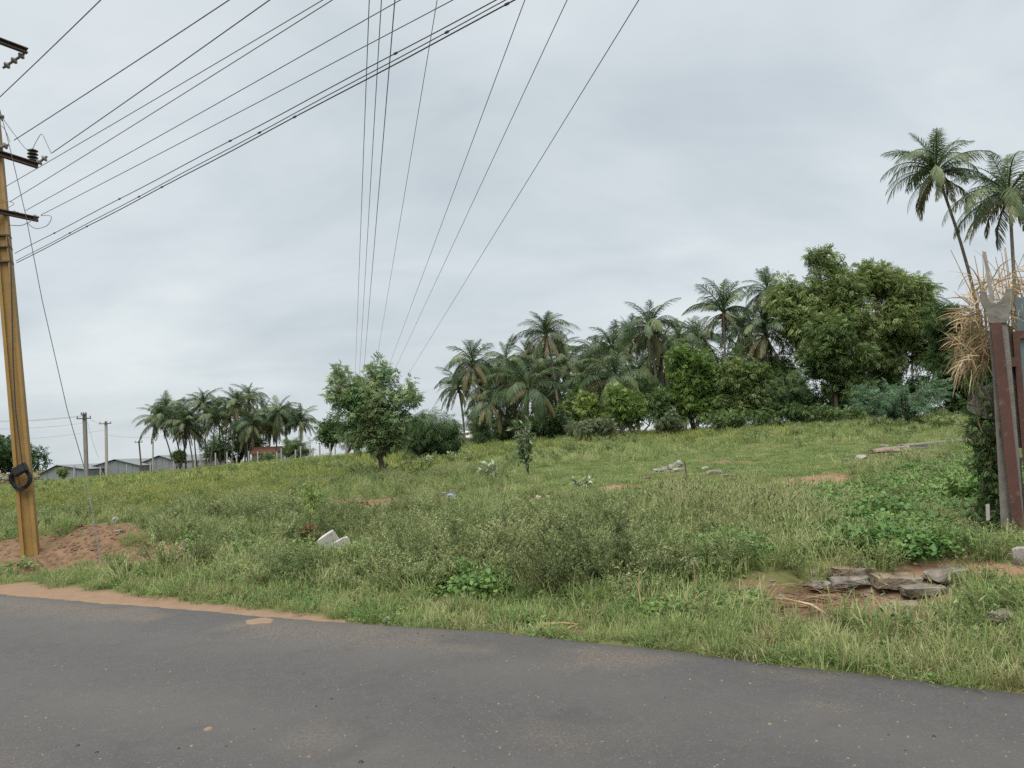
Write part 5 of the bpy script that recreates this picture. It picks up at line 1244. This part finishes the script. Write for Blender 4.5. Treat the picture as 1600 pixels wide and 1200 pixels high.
def thatch():
    rng = np.random.default_rng(93); n = 170; pos = []; d = []
    for i in range(n):
        p = gp(rng.normal(1285, 48), rng.normal(952, 12), 25); pos.append((p.x, p.y, p.z + rng.uniform(.0, .12))); a = rng.normal(-.35, .35); d.append((math.cos(a), math.sin(a) * .4 + rng.normal(0, .2), -math.sin(a) * -.35 + rng.normal(0, .14)))
    ex, ey, ez = frames(np.array(d), rng); Tv = np.array([[-.5, -.006, 0], [0, -.008, .05], [.5, 0, 0], [0, .008, .05]])
    V, Fq = stamp(Tv, np.array([[0, 1, 2, 3]]), np.array(pos), ex, ey, ez, rng.uniform(.3, .9, n)); me = mesh_np('dead_grass', V, Fq)
    M['dead'] = leaf_mat('brown_dead_grass', [(.13, .08, .045), (.20, .13, .075), (.28, .20, .12)], .15, .8, scale=4); me.materials.append(M['dead'])
    tag(link('dead_grass', me), 'brown dead grass fallen over the hollow', 'dead grass', kind='stuff')
thatch()

# ------------------------------------------------------------------ far buildings
def shed(label, x0, x1, Y, eave_py, peak_px, peak_py, depth, seed, door=None, panels=8):
    """low gabled shed of corrugated sheet, gable end to the field"""
    a = on(x0, Y); b = on(x1, Y); z0 = min(a.z, b.z) - .4
    el = at(x0, eave_py[0], Y).z; er = at(x1, eave_py[1], Y).z; pk = at(peak_px, peak_py, Y)
    t = thing('shed', label, 'shed', ((a.x + b.x) / 2, Y, z0), 0, 'grey sheds beyond the field'); O = Vector(t.location)
    # gable wall in separate sheets
    xs = np.linspace(a.x, b.x, panels + 1)
    def top(x): return np.interp(x, [a.x, pk.x, b.x], [el, pk.z, er])
    for i in range(panels):
        if door is not None and i == door:
            o = MB().prism([(xs[i] - O.x, 0), (xs[i + 1] - O.x, 0), (xs[i + 1] - O.x, top(xs[i + 1]) - O.z - .1), (xs[i] - O.x, top(xs[i]) - O.z - .1)], (0, .8, 0), (0, .9, 0), Vector((1, 0, 0)), Vector((0, 0, 1))).build('doorway_dark_panel', M['dark'], t)  # solid black panel set back in the doorway, painting the unlit inside
            continue
        g = .02
        MB().prism([(xs[i] - O.x + g, 0), (xs[i + 1] - O.x - g, 0), (xs[i + 1] - O.x - g, top(xs[i + 1]) - O.z - .06), (xs[i] - O.x + g, top(xs[i]) - O.z - .06)], (0, (i % 2) * .03, 0), (0, .1 + (i % 2) * .03, 0), Vector((1, 0, 0)), Vector((0, 0, 1))).build('wall_sheet', M['sheet'], t)
    for s, (xa, za, xb, zb) in enumerate(((a.x, el, pk.x, pk.z), (pk.x, pk.z, b.x, er))):
        u = Vector((xb - xa, 0, zb - za)).normalized(); nrm = Vector((-u.z, 0, u.x))
        pa = Vector((xa - O.x, -.35, za - O.z)) - u * (.3 if s == 0 else 0); pb = Vector((xb - O.x, -.35, zb - O.z)) + u * (.3 if s == 1 else 0)
        V = [pa, pb, pb + nrm * .08, pa + nrm * .08]; V = V + [v + Vector((0, depth + .7, 0)) for v in V]
        MB().add(V, [(0, 1, 2, 3), (7, 6, 5, 4), (0, 4, 5, 1), (1, 5, 6, 2), (2, 6, 7, 3), (3, 7, 4, 0)]).build('roof', M['sheet_roof'], t)
    for xx, zz in ((a.x, el), (b.x, er)):
        MB().box((xx - O.x, depth / 2 + .12, (zz - O.z) / 2 - .06), .1, depth - .1, zz - O.z - .12).build('side_wall', M['sheet'], t)
    return t
shed('small gabled grey sheet shed nearest the yellow pole', 62, 131, 132, (741, 733), 90, 727, 20, 1, None, 6)
shed('long gabled grey shed with a dark doorway behind the two concrete poles', 128, 218, 138, (734, 727), 180, 718, 24, 2, 0, 8)
shed('gabled grey shed at the far right of the row, next to the far palms', 214, 274, 142, (726, 720), 249, 712, 24, 3, None, 6)
def low_wall():
    a = on(272, 140); b = on(318, 130); t = thing('sheet_fence', 'low grey sheet fence running from the sheds to the far palms', 'fence', (a.x, a.y, a.z))
    n = 6
    for i in range(n):
        p = a.lerp(b, i / n) - a; q = a.lerp(b, (i + 1) / n) - a; h = 2.3 - .1 * i
        d = (q - p).normalized() * .02; nrm = Vector((d.y, -d.x, 0)).normalized() * .05
        V = [p + d + Vector((0, 0, -.5)), q - d + Vector((0, 0, -.5)), q - d + Vector((0, 0, h)), p + d + Vector((0, 0, h))]; V += [v + nrm * (1 + i % 2) for v in V]
        MB().add(V, [(0, 1, 2, 3), (7, 6, 5, 4), (0, 4, 5, 1), (1, 5, 6, 2), (2, 6, 7, 3), (3, 7, 4, 0)]).build('wall_sheet', M['sheet'], t)
low_wall()
def house(label, px, Y, w_px, wall_py, eave_py, ridge_py, roof, seed):
    c = on(px, Y); w = w_px * Y / F_PX; ez = at(px, eave_py, Y).z - c.z; rz_ = at(px, ridge_py, Y).z - c.z; dp = 5.0
    t = thing('house', label, 'house', c)
    MB().box((0, dp / 2, ez / 2 - .25), w, dp, ez + .5 - .05).build('wall', M['wall_white'], t)
    for s in (-1, 1):
        y0 = dp / 2 + s * (dp / 2 + .5); V = [Vector((-w / 2 - .4, y0, ez - .15)), Vector((w / 2 + .4, y0, ez - .15)), Vector((w / 2 + .4, dp / 2 + s * .01, rz_)), Vector((-w / 2 - .4, dp / 2 + s * .01, rz_))]
        V += [v + Vector((0, 0, .12)) for v in V]
        MB().add(V, [(0, 1, 2, 3), (7, 6, 5, 4), (0, 4, 5, 1), (1, 5, 6, 2), (2, 6, 7, 3), (3, 7, 4, 0)]).build('roof', M[roof], t)
    MB().box((w * .2, -.02, ez * .5), .9, .06, ez * .5).build('window', M['dark'], t)
house('small house with a red tiled roof under the far palms', 412, 118, 36, 716, 708, 699, 'red_roof', 1)
house('small pale building half hidden between the dark bush and the middle palms', 740, 80, 36, 690, 682, 674, 'wall_white', 2)

# ------------------------------------------------------------------ fence posts along the far side of the field
POSTS = [(20, 752, 739, 88, 0), (116, 750, 734, 92, 0), (157, 750, 735, 95, 1), (198, 744, 731, 100, 0), (235, 739, 727, 102, 0), (271, 737, 726, 102, 0), (305, 731, 722, 100, 0), (313, 726, 714, 104, 1), (337, 730, 713, 98, 1), (370, 727, 718, 98, 0),
         (403, 722, 711, 98, 0), (389, 722, 710, 100, 0), (355, 722, 711, 104, 0), (433, 719, 711, 95, 0), (440, 716, 706, 98, 1), (462, 718, 708, 93, 1), (470, 713, 703, 96, 0), (485, 712, 701, 94, 0), (489, 715, 706, 90, 0), (500, 709, 698, 94, 0), (516, 712, 699, 88, 0), (524, 710, 699, 90, 0), (541, 709, 701, 86, 0), (542, 707, 697, 92, 0)]
POSTS.sort()
for i, (px, by, ty, Y, brace) in enumerate(POSTS):
    b = on(px, Y); h = max((by - ty) * Y / F_PX * 1.12, .9)
    ztop = at(px, ty, Y).z; h = max(h, ztop - b.z) + .45
    t = thing('fence_post', ('braced ' if brace else '') + 'white concrete fence post, %s from the left along the far fence' % ORD[i], 'fence post', b, 0, 'concrete fence posts')
    p = MB().prism([(-.07, -.07), (.07, -.07), (.07, .07), (-.07, .07)], (0, 0, -.3), (0, 0, h), Vector((1, 0, 0)), Vector((0, 1, 0))); p.build('post', M['white_post'], t)
    if brace:
        for s in (-1, 1):
            MB().prism([(-.05, -.05), (.05, -.05), (.05, .05), (-.05, .05)], (s * 1.05, -.15 * s, -.15), (s * .09, 0, h * .72), Vector((0, 1, 0)), Vector((.4, 0, .9 * -s)).normalized()).build('brace', M['white_post'], t)

# ------------------------------------------------------------------ yellow steel utility pole at the left
POLE_B = gp(48, 868); PY = POLE_B.y
POLE_T = at(-34, -70, PY + .15)
pole = thing('utility_pole', 'tall yellow painted steel utility pole with cross arms and insulators', 'utility pole', POLE_B)
def loc(p): return Vector(p) - POLE_B
_ax = (POLE_T - POLE_B).normalized(); _px = Vector((.93, .36, 0)); _px = (_px - _ax * _px.dot(_ax)).normalized(); _py = _ax.cross(_px)
def hsec(w, d, tf, tw):
    return [(-w, -d), (-w + tf, -d), (-w + tf, -tw), (w - tf, -tw), (w - tf, -d), (w, -d), (w, d), (w - tf, d), (w - tf, tw), (-w + tf, tw), (-w + tf, d), (-w, d)]
def hsec_taper(b, p0, p1, w0, w1):
    P0 = [p0 + _px * x + _py * y for x, y in hsec(w0, w0 * .85, .055, .055)]; P1 = [p1 + _px * x + _py * y for x, y in hsec(w1, w1 * .85, .045, .045)]
    n = 12; b.add(P0 + P1, [(i, (i + 1) % n, n + (i + 1) % n, n + i) for i in range(n)] + [tuple(range(n))[::-1], tuple(range(n, 2 * n))])
b = MB(); hsec_taper(b, loc(POLE_B - _ax * .6), loc(POLE_T), .128, .098); b.build('shaft', M['yellow'], pole)
def on_pole(py):
    """point of the pole's axis that shows at picture row py"""
    best = None
    for i in range(2001):
        p = POLE_B.lerp(POLE_T, i / 2000); _, q = project(p.x, p.y, p.z)
        if best is None or abs(q - py) < best[0]: best = (abs(float(q) - py), p)
    return best[1]
_front = -_py if _py.y > 0 else _py
def arm(py_pole, end_px, end_py, dY, back_len, sec=.045):
    c = on_pole(py_pole) + _front * .17; e = at(end_px, end_py, c.y + dY); d = (e - c).normalized(); s = c - d * back_len
    up = Vector((0, 0, 1)); up = (up - d * up.dot(d)).normalized(); side = d.cross(up); k = sec
    chan = [(-k, -k * 1.1), (k, -k * 1.1), (k, -k * .7), (-k * .5, -k * .7), (-k * .5, k * .7), (k, k * .7), (k, k * 1.1), (-k, k * 1.1)]
    return s, e, MB().prism(chan, loc(s), loc(e), side, up).build('cross_arm', M['steel'], pole)
def insulator(p, axis, n, r, step, mat, parent=None, name='insulator'):
    r, step = r * 1.25, step * 1.15
    prof = [(r * .3, 0)]
    for i in range(n):
        z = i * step; prof += [(r * .35, z + step * .15), (r, z + step * .35), (r * .9, z + step * .55), (r * .35, z + step * .7)]
    prof += [(r * .3, n * step)]
    o = MB().lathe(loc(p), axis, prof, 10).build(name, M[mat], parent or pole, smooth=False)
    return o
s1, e1, d1 = arm(62, 43, 80, .55, 1.2)          # top arm
s2, e2, d2 = arm(243, 60, 259, .45, 1.1)        # middle arm
s3, e3, d3 = arm(335, 60, 343, .45, .9, .038)   # lower arm
insulator(at(38, 84, e1.y), at(2, 108, e1.y) - at(38, 84, e1.y), 3, .055, .14, 'porcelain_grey', d1)
insulator(at(51, 255, e2.y) + Vector((0, 0, .02)), (0, 0, 1), 4, .075, .055, 'porcelain', d2)
insulator(at(58, 256, e2.y), at(78, 241, e2.y) - at(58, 256, e2.y), 2, .05, .10, 'porcelain_grey', d2)
insulator(at(-4, 232, PY), at(14, 226, PY) - at(-4, 232, PY), 2, .05, .09, 'porcelain_grey')
insulator(at(52, 341, e3.y), at(64, 338, e3.y) - at(52, 341, e3.y), 1, .05, .09, 'porcelain_grey', d3)
insulator(at(20, 335, e3.y - .1), at(32, 331, e3.y - .1) - at(20, 335, e3.y - .1), 1, .05, .09, 'porcelain_grey', d3)
insulator(at(0, 178, PY), at(5, 192, PY) - at(0, 178, PY), 1, .045, .12, 'porcelain_grey')
def jumper(pts, Y, r=.006):
    P = [at(a, c, Y) for a, c in pts]; Q = []
    for i in range(len(P) - 1):
        p0, p1, p2, p3 = P[max(i - 1, 0)], P[i], P[i + 1], P[min(i + 2, len(P) - 1)]
        for k in range(6):
            t = k / 6; Q.append(.5 * ((2 * p1) + (p2 - p0) * t + (2 * p0 - 5 * p1 + 4 * p2 - p3) * t * t + (3 * p1 - p0 - 3 * p2 + p3) * t ** 3))
    Q.append(P[-1]); MB().tube([loc(q) for q in Q], r, 5).build('jumper_wire', M['wire'], pole)
jumper([(51, 232), (60, 215), (66, 210), (74, 226), (80, 240)], e2.y)
jumper([(-6, 165), (8, 190), (24, 212), (40, 232), (50, 233)], e2.y - .1)
jumper([(-8, 190), (6, 200), (16, 222)], PY)
jumper([(64, 337), (80, 338), (74, 352), (56, 357), (42, 348)], e3.y)
jumper([(-10, 305), (12, 314), (22, 318), (14, 324)], PY, .005)
jumper([(16, 352), (34, 352), (48, 346)], e3.y, .007)
for py in (370, 388, 411):
    c = loc(on_pole(py)); w = .118
    MB().prism([(-w, -w * .9), (w, -w * .9), (w, w * .9), (-w, w * .9)], c - _ax * .012, c + _ax * .012, _px, _py).build('steel_band', M['steel'], pole)
_cab = []
for py, dx in ((372, 9), (412, 11), (480, 7), (560, 2), (640, -1), (700, 1), (738, 2)):
    c = on_pole(py); _cab.append(loc(c + _px * (dx * .0103) + _front * .135))
MB().tube(_cab, .011, 6).build('drop_cable', M['cable'], pole)

def cable_coil():
    c = on_pole(748) + _front * .20 + _px * .0; t = thing('cable_coil', 'coil of black cable hung on the yellow pole', 'cable', c)
    rng = np.random.default_rng(5)
    X = Vector((1, 0, 0)); Z = Vector((.0, -.12, 1)).normalized(); Yv = X.cross(Z)
    b = MB()
    for k in range(9):
        pts = []; r0 = .165 + rng.normal(0, .014); ph = rng.uniform(0, 6.28); o = Vector((rng.normal(0, .008), rng.normal(0, .018), rng.normal(0, .008)))
        for i in range(33):
            a = 2 * math.pi * i / 32; r = r0 + .008 * math.sin(2 * a + ph); pts.append(o + X * math.cos(a) * r + Z * math.sin(a) * r * 1.02 + Yv * .015 * math.sin(a * 2 + ph))
        b.tube(pts, .012, 5, False)
    b.build('coil', M['dark'], t, smooth=True)
    t2 = thing('junction_box', 'small black box tied above the cable coil on the yellow pole', 'box', c + Vector((.02, -.06, .15)))
    MB().box((0, 0, 0), .24, .07, .15, Matrix.Rotation(R(-28), 3, 'Y')).build('casing', M['dark'], t2)
    MB().box((0, -.043, 0), .20, .012, .11, Matrix.Rotation(R(-28), 3, 'Y')).build('lid', M['dark'], t2)
cable_coil()

# guy wire from the pole head to its anchor
def wire_obj(name, label, P, r, mat='wire', cat='wire', group=None, n=5):
    P = [Vector(p) for p in P]
    return tag(MB().tube(P, r, n).build(name, M[mat], None, P[0]), label, cat, group, 'thing')
GA = gp(161, 886)
_g = [GA - Vector((0, 0, .1))] + [at(a, c, GA.y + (PY - GA.y) * f) for a, c, f in ((146, 810, .12), (132, 732, .25), (105, 640, .40), (66, 470, .62), (40, 335, .78), (14, 225, .92), (-2, 165, 1.0))]
guy = thing('guy_wire', 'thin steel guy wire stretched from the yellow pole down to the ground', 'wire', GA)
MB().tube([p - GA for p in _g[2:]], .006, 5).build('strand', M['cable'], guy)
MB().tube([p - GA for p in _g[:3]], .007, 6).build('anchor_rod', M['wire'], guy)

# ------------------------------------------------------------------ overhead wires
def sagged(A, B, sag, n=24):
    return [A.lerp(B, i / n) - Vector((0, 0, 4 * sag * (i / n) * (1 - i / n))) for i in range(n + 1)]
def over_road(px0, py0, Y0, px1, py1):
    """from the pole over the road to the next support behind the viewer, level at both ends"""
    A = at(px0, py0, Y0); r = ray(px1, py1); r = r / r.y; t = (A.z + .12 - EYE) / r.z; Bm = Vector((r.x * t, t, A.z + .12))
    return A, A + (Bm - A) * 3.2
NEAR = [(-20, 170, PY, 148, 0, .0085, 'upper left high voltage wire'), (22, 219, PY, 343, 0, .0085, 'high voltage wire from the middle arm, nearer the pole'), (81, 239, e2.y, 407, 0, .0085, 'high voltage wire from the end of the middle arm'),
        (8, 292, PY, 485, 0, .006, 'thin wire, upper of the pair passing under the middle arm'), (16, 315, PY, 500, 0, .006, 'thin wire, lower of the pair passing under the middle arm'),
        (40, 329, e3.y, 604, 0, .006, 'thin wire from the middle of the lower arm'), (64, 336, e3.y, 684, 0, .006, 'thin wire from the end of the lower arm')]
for px0, py0, Y0, px1, py1, r, lab in NEAR:
    A, B = over_road(px0, py0, Y0, px1, py1)
    wire_obj('power_line', lab + ' over the road', sagged(A, B, .10), r, 'wire', 'power line', 'power lines over the road')
for i, (px0, py0, px1, py1, r, lab) in enumerate([(23, 396, 741, 0, .0055, 'upper black service cable of the low bundle over the road'), (25, 408, 756, 0, .005, 'middle black service cable of the low bundle over the road'), (26, 411, 770, 0, .0065, 'lowest black service cable of the bundle over the road')]):
    A, B = over_road(px0, py0, PY - .12, px1, py1); P = sagged(A, B, .12, 60)
    P = [p + Vector((0, 0, .004 * math.sin(j * 1.3 + i))) for j, p in enumerate(P)]
    t = thing('service_cable', lab, 'cable', P[0], 0, 'low cable bundle over the road')
    MB().tube([p - P[0] for p in P], r, 5).build('cable', M['cable'], t)
    for j in (3, 7, 12, 17):
        MB().lathe(P[j + i] - P[0], P[j + i + 1] - P[j + i], [(.004, -.025), (.013, -.018), (.013, .018), (.004, .025)], 6).build('tie', M['cable'], t)
# long span running away over the field
def away(px0, px1, py1, h, r, lab):
    r1 = ray(px1, py1); r1 = r1 / r1.y; Y1 = h / r1.z; B = Vector((r1.x * Y1, Y1, EYE + h))
    r0 = ray(px0, 0); r0 = r0 / r0.y; Y0 = h / r0.z; A = Vector((r0.x * Y0, Y0, EYE + h))
    A2 = A + (A - B) * .6; far = B + (B - A) * (95 - B.y) / (B.y - A.y)
    P = [A2.lerp(far, i / 30) for i in range(31)]
    wire_obj('power_line', lab, P, r, 'wire', 'power line', 'power lines running over the field')
    return far
FAR_ENDS = [away(*a) for a in [
    (577, 556, 560, 8.6, .010, 'overhead line over the field, first from the left'), (596, 563, 560, 8.6, .010, 'overhead line over the field, second from the left'), (617, 570, 560, 8.6, .012, 'overhead line over the field, third from the left, slightly thicker'),
    (683, 590, 555, 8.6, .008, 'thin overhead line over the field, fourth from the left'), (820, 614, 555, 8.9, .010, 'overhead line over the field, fifth from the left'), (886, 625, 560, 8.9, .010, 'overhead line over the field, sixth from the left'),
    (998, 642, 578, 8.9, .011, 'overhead line over the field, rightmost of the seven')]]

def far_pole(label, px, Y, top_py, r, arms, mat='grey_pole', base_py=None, lean=0.0, stay=False):
    b = on(px, Y); tp = at(px - lean, top_py, Y); o = tp - b; k = Y / F_PX
    t = thing('utility_pole', label, 'utility pole', b, 0, 'utility poles across the field')
    MB().prism([(-r, -r * .7), (r, -r * .7), (r, r * .7), (-r, r * .7)], (0, 0, -.5), o, Vector((1, 0, 0)), Vector((0, 1, 0))).build('shaft', M[mat], t)
    for dpy, half in arms:
        c = o.lerp(Vector((0, 0, 0)), dpy * k / o.z); ca = MB().box(c + Vector((0, -r * .7 - .06, 0)), half * 2 * k, .1, .11).build('cross_arm', M['steel'], t)
        for s in (-.92, .0, .92):
            MB().lathe(c + Vector((s * half * k, -r * .7 - .06, .055)), (0, 0, 1), [(.02, 0), (.05, .06), (.07, .12), (.03, .22)], 6).build('insulator', M['porcelain'], ca)
    return t, b
far_pole('grey concrete pole with two short arms, nearest of the distant poles', 136, 84, 646, .18, [(8, 11), (2, 4)], lean=4)
far_pole('slim pale concrete pole with one cross arm, right of the nearest distant pole', 167, 104, 658, .15, [(4, 9)], 'white_post', lean=1.5)
far_pole('thin dark leaning pole in front of the sheds', 223, 126, 689, .10, [(2, 6)], 'bark', lean=6)
far_pole('thin pale pole standing at the left end of the far palms', 239, 124, 690, .10, [], 'white_post')
tF = Vector((sum(p.x for p in FAR_ENDS) / 7, 95.1, 0))
tF.z = hz(tF.x, 95.1)
t = thing('utility_pole', 'distant double armed pole hidden behind the lone tree', 'utility pole', tF, 0, 'utility poles across the field')
MB().tube([(0, .25, -.5), (0, .25, EYE + 9.2 - tF.z)], [.16, .11], 8).build('shaft', M['grey_pole'], t)
for z in (8.55, 8.85): MB().box((0, .05, EYE + z - tF.z - .12), 6.0, .1, .1).build('cross_arm', M['steel'], t)
# far wires between the distant poles
def span(label, a, b, r=.012):
    wire_obj('power_line', label, sagged(at(*a), at(*b), .25, 16), r, 'wire', 'power line', 'thin lines between the distant poles')
span('thin distant line, upper of two reaching the grey concrete pole', (-60, 657, 70), (130, 649, 83.8))
span('thin distant line just under the upper one at the grey concrete pole', (-60, 659, 70), (133, 650, 83.8))
span('thin distant line, lower of two reaching the grey concrete pole', (-60, 670, 70), (132, 661, 83.8))
span('thin line from the leaves by the yellow pole to the slim pale pole', (-60, 692, 90), (165, 672, 103.8))
span('thin line from the slim pale pole towards the far palms', (169, 680, 104), (250, 682, 118))
span('short line between the two nearest distant poles', (141, 654, 84), (164, 662, 103.8))
span('thin stay wire slanting down beside the grey concrete pole', (137, 660, 84), (154, 715, 86))

# ------------------------------------------------------------------ gate post, gate and dry straw at the right
GB = gp(1584, 852); GY = GB.y; gk = GY / F_PX
print('gate depth', GY, 'pole depth', PY)
def gl(px, py, dy=0.0): return at(px, py, GY + dy) - GB
post = thing('gate_post', 'leaning grey stone gate post with a forked top', 'post', GB)
def slab_px(outline, dy0, dy1):
    A = [gl(a, c, dy0) for a, c in outline]; B = [gl(a, c, dy1) for a, c in outline]; n = len(outline)
    return MB().add(A + B, [tuple(range(n))] + [tuple(range(2 * n - 1, n - 1, -1))] + [(i, n + i, n + (i + 1) % n, (i + 1) % n) for i in range(n)])
def roughen(o, amt, scale, cuts=2):
    bm = bmesh.new(); bm.from_mesh(o.data); bmesh.ops.triangulate(bm, faces=bm.faces[:])
    for _ in range(cuts): bmesh.ops.subdivide_edges(bm, edges=[e for e in bm.edges if e.calc_length() > .06], cuts=1, use_grid_fill=False)
    bm.normal_update()
    for v in bm.verts: v.co += v.normal * amt * mnoise.noise(v.co * scale) + Vector((mnoise.noise(v.co * scale + Vector((9, 0, 0))), 0, mnoise.noise(v.co * scale + Vector((0, 9, 0))))) * amt * .6
    bm.to_mesh(o.data); bm.free()
o = slab_px([(1545, 503), (1573, 503), (1580, 560), (1604, 862), (1566, 862), (1556, 660)], 0.02, .22).build('shaft', M['concrete'], post); roughen(o, .012, 7)
o = slab_px([(1531, 454), (1541, 456), (1543, 466), (1549, 473), (1557, 475), (1565, 470), (1570, 461), (1571, 451), (1582, 450), (1584, 466), (1580, 482), (1573, 504), (1545, 505), (1541, 486), (1533, 474)], 0.0, .2).build('forked_head', M['concrete'], post); roughen(o, .012, 9)
o = slab_px([(1548, 505), (1565, 504), (1578, 620), (1606, 880), (1588, 880), (1560, 620)], -.05, -.01).build('red_board', M['rust'], post); o['label'] = 'red oxide painted steel strip fixed to the post'
stk = tag(slab_px([(1535, 393), (1541, 393), (1547, 430), (1554, 474), (1547, 474), (1541, 430)], .06, .10).build('wooden_stake', M['wood'], None, None), 'grey wooden stake standing up from the fork of the gate post', 'stake')
stk.location = GB; roughen(stk, .006, 15, 1)
gate = thing('gate', 'galvanised sheet gate with a red steel frame beside the post', 'gate', GB + Vector((.12, .15, 0)))
def gbox(name, outline, d0, d1, mat):
    ob = slab_px(outline, d0, d1).build(name, M[mat], gate); ob.location = Vector((-.12, -.15, 0)); return ob
gbox('frame', [(1582, 518), (1592, 517), (1622, 880), (1611, 880)], .16, .22, 'rust')
gbox('frame', [(1592, 517), (1760, 502), (1760, 513), (1593, 529)], .16, .22, 'rust')
gbox('sheet', [(1586, 466), (1760, 450), (1760, 872), (1620, 876), (1592, 530)], .225, .235, 'galv')
gbox('hinge', [(1575, 559), (1588, 558), (1589, 572), (1577, 574)], .10, .24, 'rust')
gbox('dark_rail', [(1574, 508), (1582, 510), (1592, 620), (1600, 700), (1592, 700), (1582, 600)], .20, .26, 'bark')
bit = tag(slab_px([(1540, 788), (1546, 787), (1547, 812), (1541, 814)], .0, .03).build('white_stake', M['white_post'], None, None), 'small white stake in the creepers left of the gate post', 'stake')
bit.location = GB
# rough wall behind the post that carries the creeper and the straw
wall = thing('stone_wall', 'narrow rough stone wall end behind the gate post, overgrown with creeper', 'wall', GB + Vector((.10, .42, 0)))
rngw = np.random.default_rng(31)
_wd = Vector((.70, .72, 0)).normalized()
WSTONE = [rock_mesh('stone', .25, .60, .27, 700 + i, M['stone'], .75, 2, .1) for i in range(7)]
for row in range(12):
    for q in range(3):
        so = link('stone', WSTONE[(row * 3 + q) % 7], wall); so.location = _wd * (.16 + q * .36 + (row % 2) * .12) + Vector((rngw.normal(0, .012) - row * .010, 0, row * .165 + .05)); so.rotation_euler = (rngw.normal(0, .04), rngw.normal(0, .05), -.77 + rngw.normal(0, .1))
def creeper():
    rng = np.random.default_rng(32); t = thing('creeper', 'green creeper climbing the wall end beside the gate post', 'creeper', GB + Vector((-.02, .20, 0)))
    b = MB(); C = []
    for i in range(26):
        H = rng.uniform(.4, 2.0) if i % 3 else rng.uniform(1.4, 2.2); x = rng.normal(.04, .045) - rng.exponential(.30) * (H < .75); pts = []
        for q in np.linspace(0, 1, 9): p = Vector((x * (1 - .3 * q) - .10 * q * H / 2 + rng.normal(0, .04), rng.normal(-.02, .06) + .3 * rng.uniform(0, 1), H * q)); pts.append(p); C.append(tuple(p))
        b.tube(pts, .006, 4, False)
    b.build('stems', M['olive_stem'], t)
    C = np.array(C); C = C[C[:, 2] > .2]
    V, Fq = foliage(C, [.085] * len(C), 8, .09, 'pinnate', rng); me = mesh_np('leaves', V, Fq); me.materials.append(M['tree_mid']); link('leaves', me, t)
creeper()
def straw():
    rng = np.random.default_rng(33); t = thing('straw_bundle', 'heap of dry straw coloured leaves draped over the wall behind the post', 'straw', at(1540, 520, GY + .5))
    O = Vector(t.location); V = []; Fq = []
    def ribbon(p, d, L, w, bend):
        d = Vector(d).normalized(); side = d.cross(Vector((rng.normal(), rng.normal(), rng.normal()))).normalized(); k = len(V); n = 5; q = Vector(p)
        for i in range(n + 1):
            s = i / n; ww = w * (1 - s) ** .6 * (.5 + s * 1.2 if s < .4 else 1); V.append(q - side * ww); V.append(q + side * ww)
            d = (d + Vector((rng.normal(0, .10), rng.normal(0, .10), -bend / n))).normalized(); q = q + d * L / n
        for i in range(n): Fq.append((k + 2 * i, k + 2 * i + 1, k + 2 * i + 3, k + 2 * i + 2))
    def c(px, py, dy): return at(px, py, GY + .5 + dy) - O
    for i in range(440):      # drooping ball at the lower left
        a = rng.uniform(0, 6.28); r = math.sqrt(rng.uniform(0, 1)); p = c(1520 + 30 * r * math.cos(a), 528 + 52 * r * math.sin(a), rng.normal(0, .15))
        ribbon(p, (-.6 + rng.normal(0, .8), rng.normal(0, .6), rng.normal(.2, .7)), rng.uniform(.15, .38), rng.uniform(.004, .012), rng.uniform(.1, 1.6))
    for i in range(380):      # upright shock along the wall top
        px = rng.uniform(1515, 1640); p = c(px, rng.uniform(430, 500), rng.normal(.1, .2)); up = 1 if rng.uniform() < .7 else -.3
        ribbon(p, (rng.normal(-.1, .6), rng.normal(0, .4), up * rng.uniform(.2, 1.0)), rng.uniform(.2, .55), rng.uniform(.005, .014), rng.uniform(.5, 2.6))
    for i in range(60):       # long hanging leaves
        p = c(rng.uniform(1495, 1545), rng.uniform(540, 580), rng.normal(0, .12)); ribbon(p, (rng.normal(-.4, .3), rng.normal(0, .2), -.7), rng.uniform(.2, .5), rng.uniform(.006, .013), .6)
    me = mesh_np('leaves', np.array([tuple(v) for v in V]), np.array(Fq)); me.materials.append(M['straw']); link('leaves', me, t)
    b = MB()
    for i in range(26):
        px = rng.uniform(1525, 1650); b.tube([c(px, 560, .1), c(px + rng.normal(0, 8), 490, .1), c(px + rng.normal(0, 22), rng.uniform(385, 440), rng.normal(.1, .1))], [.009, .008, .004], 5)
    b.build('stalks', M['twig'], t)
straw()
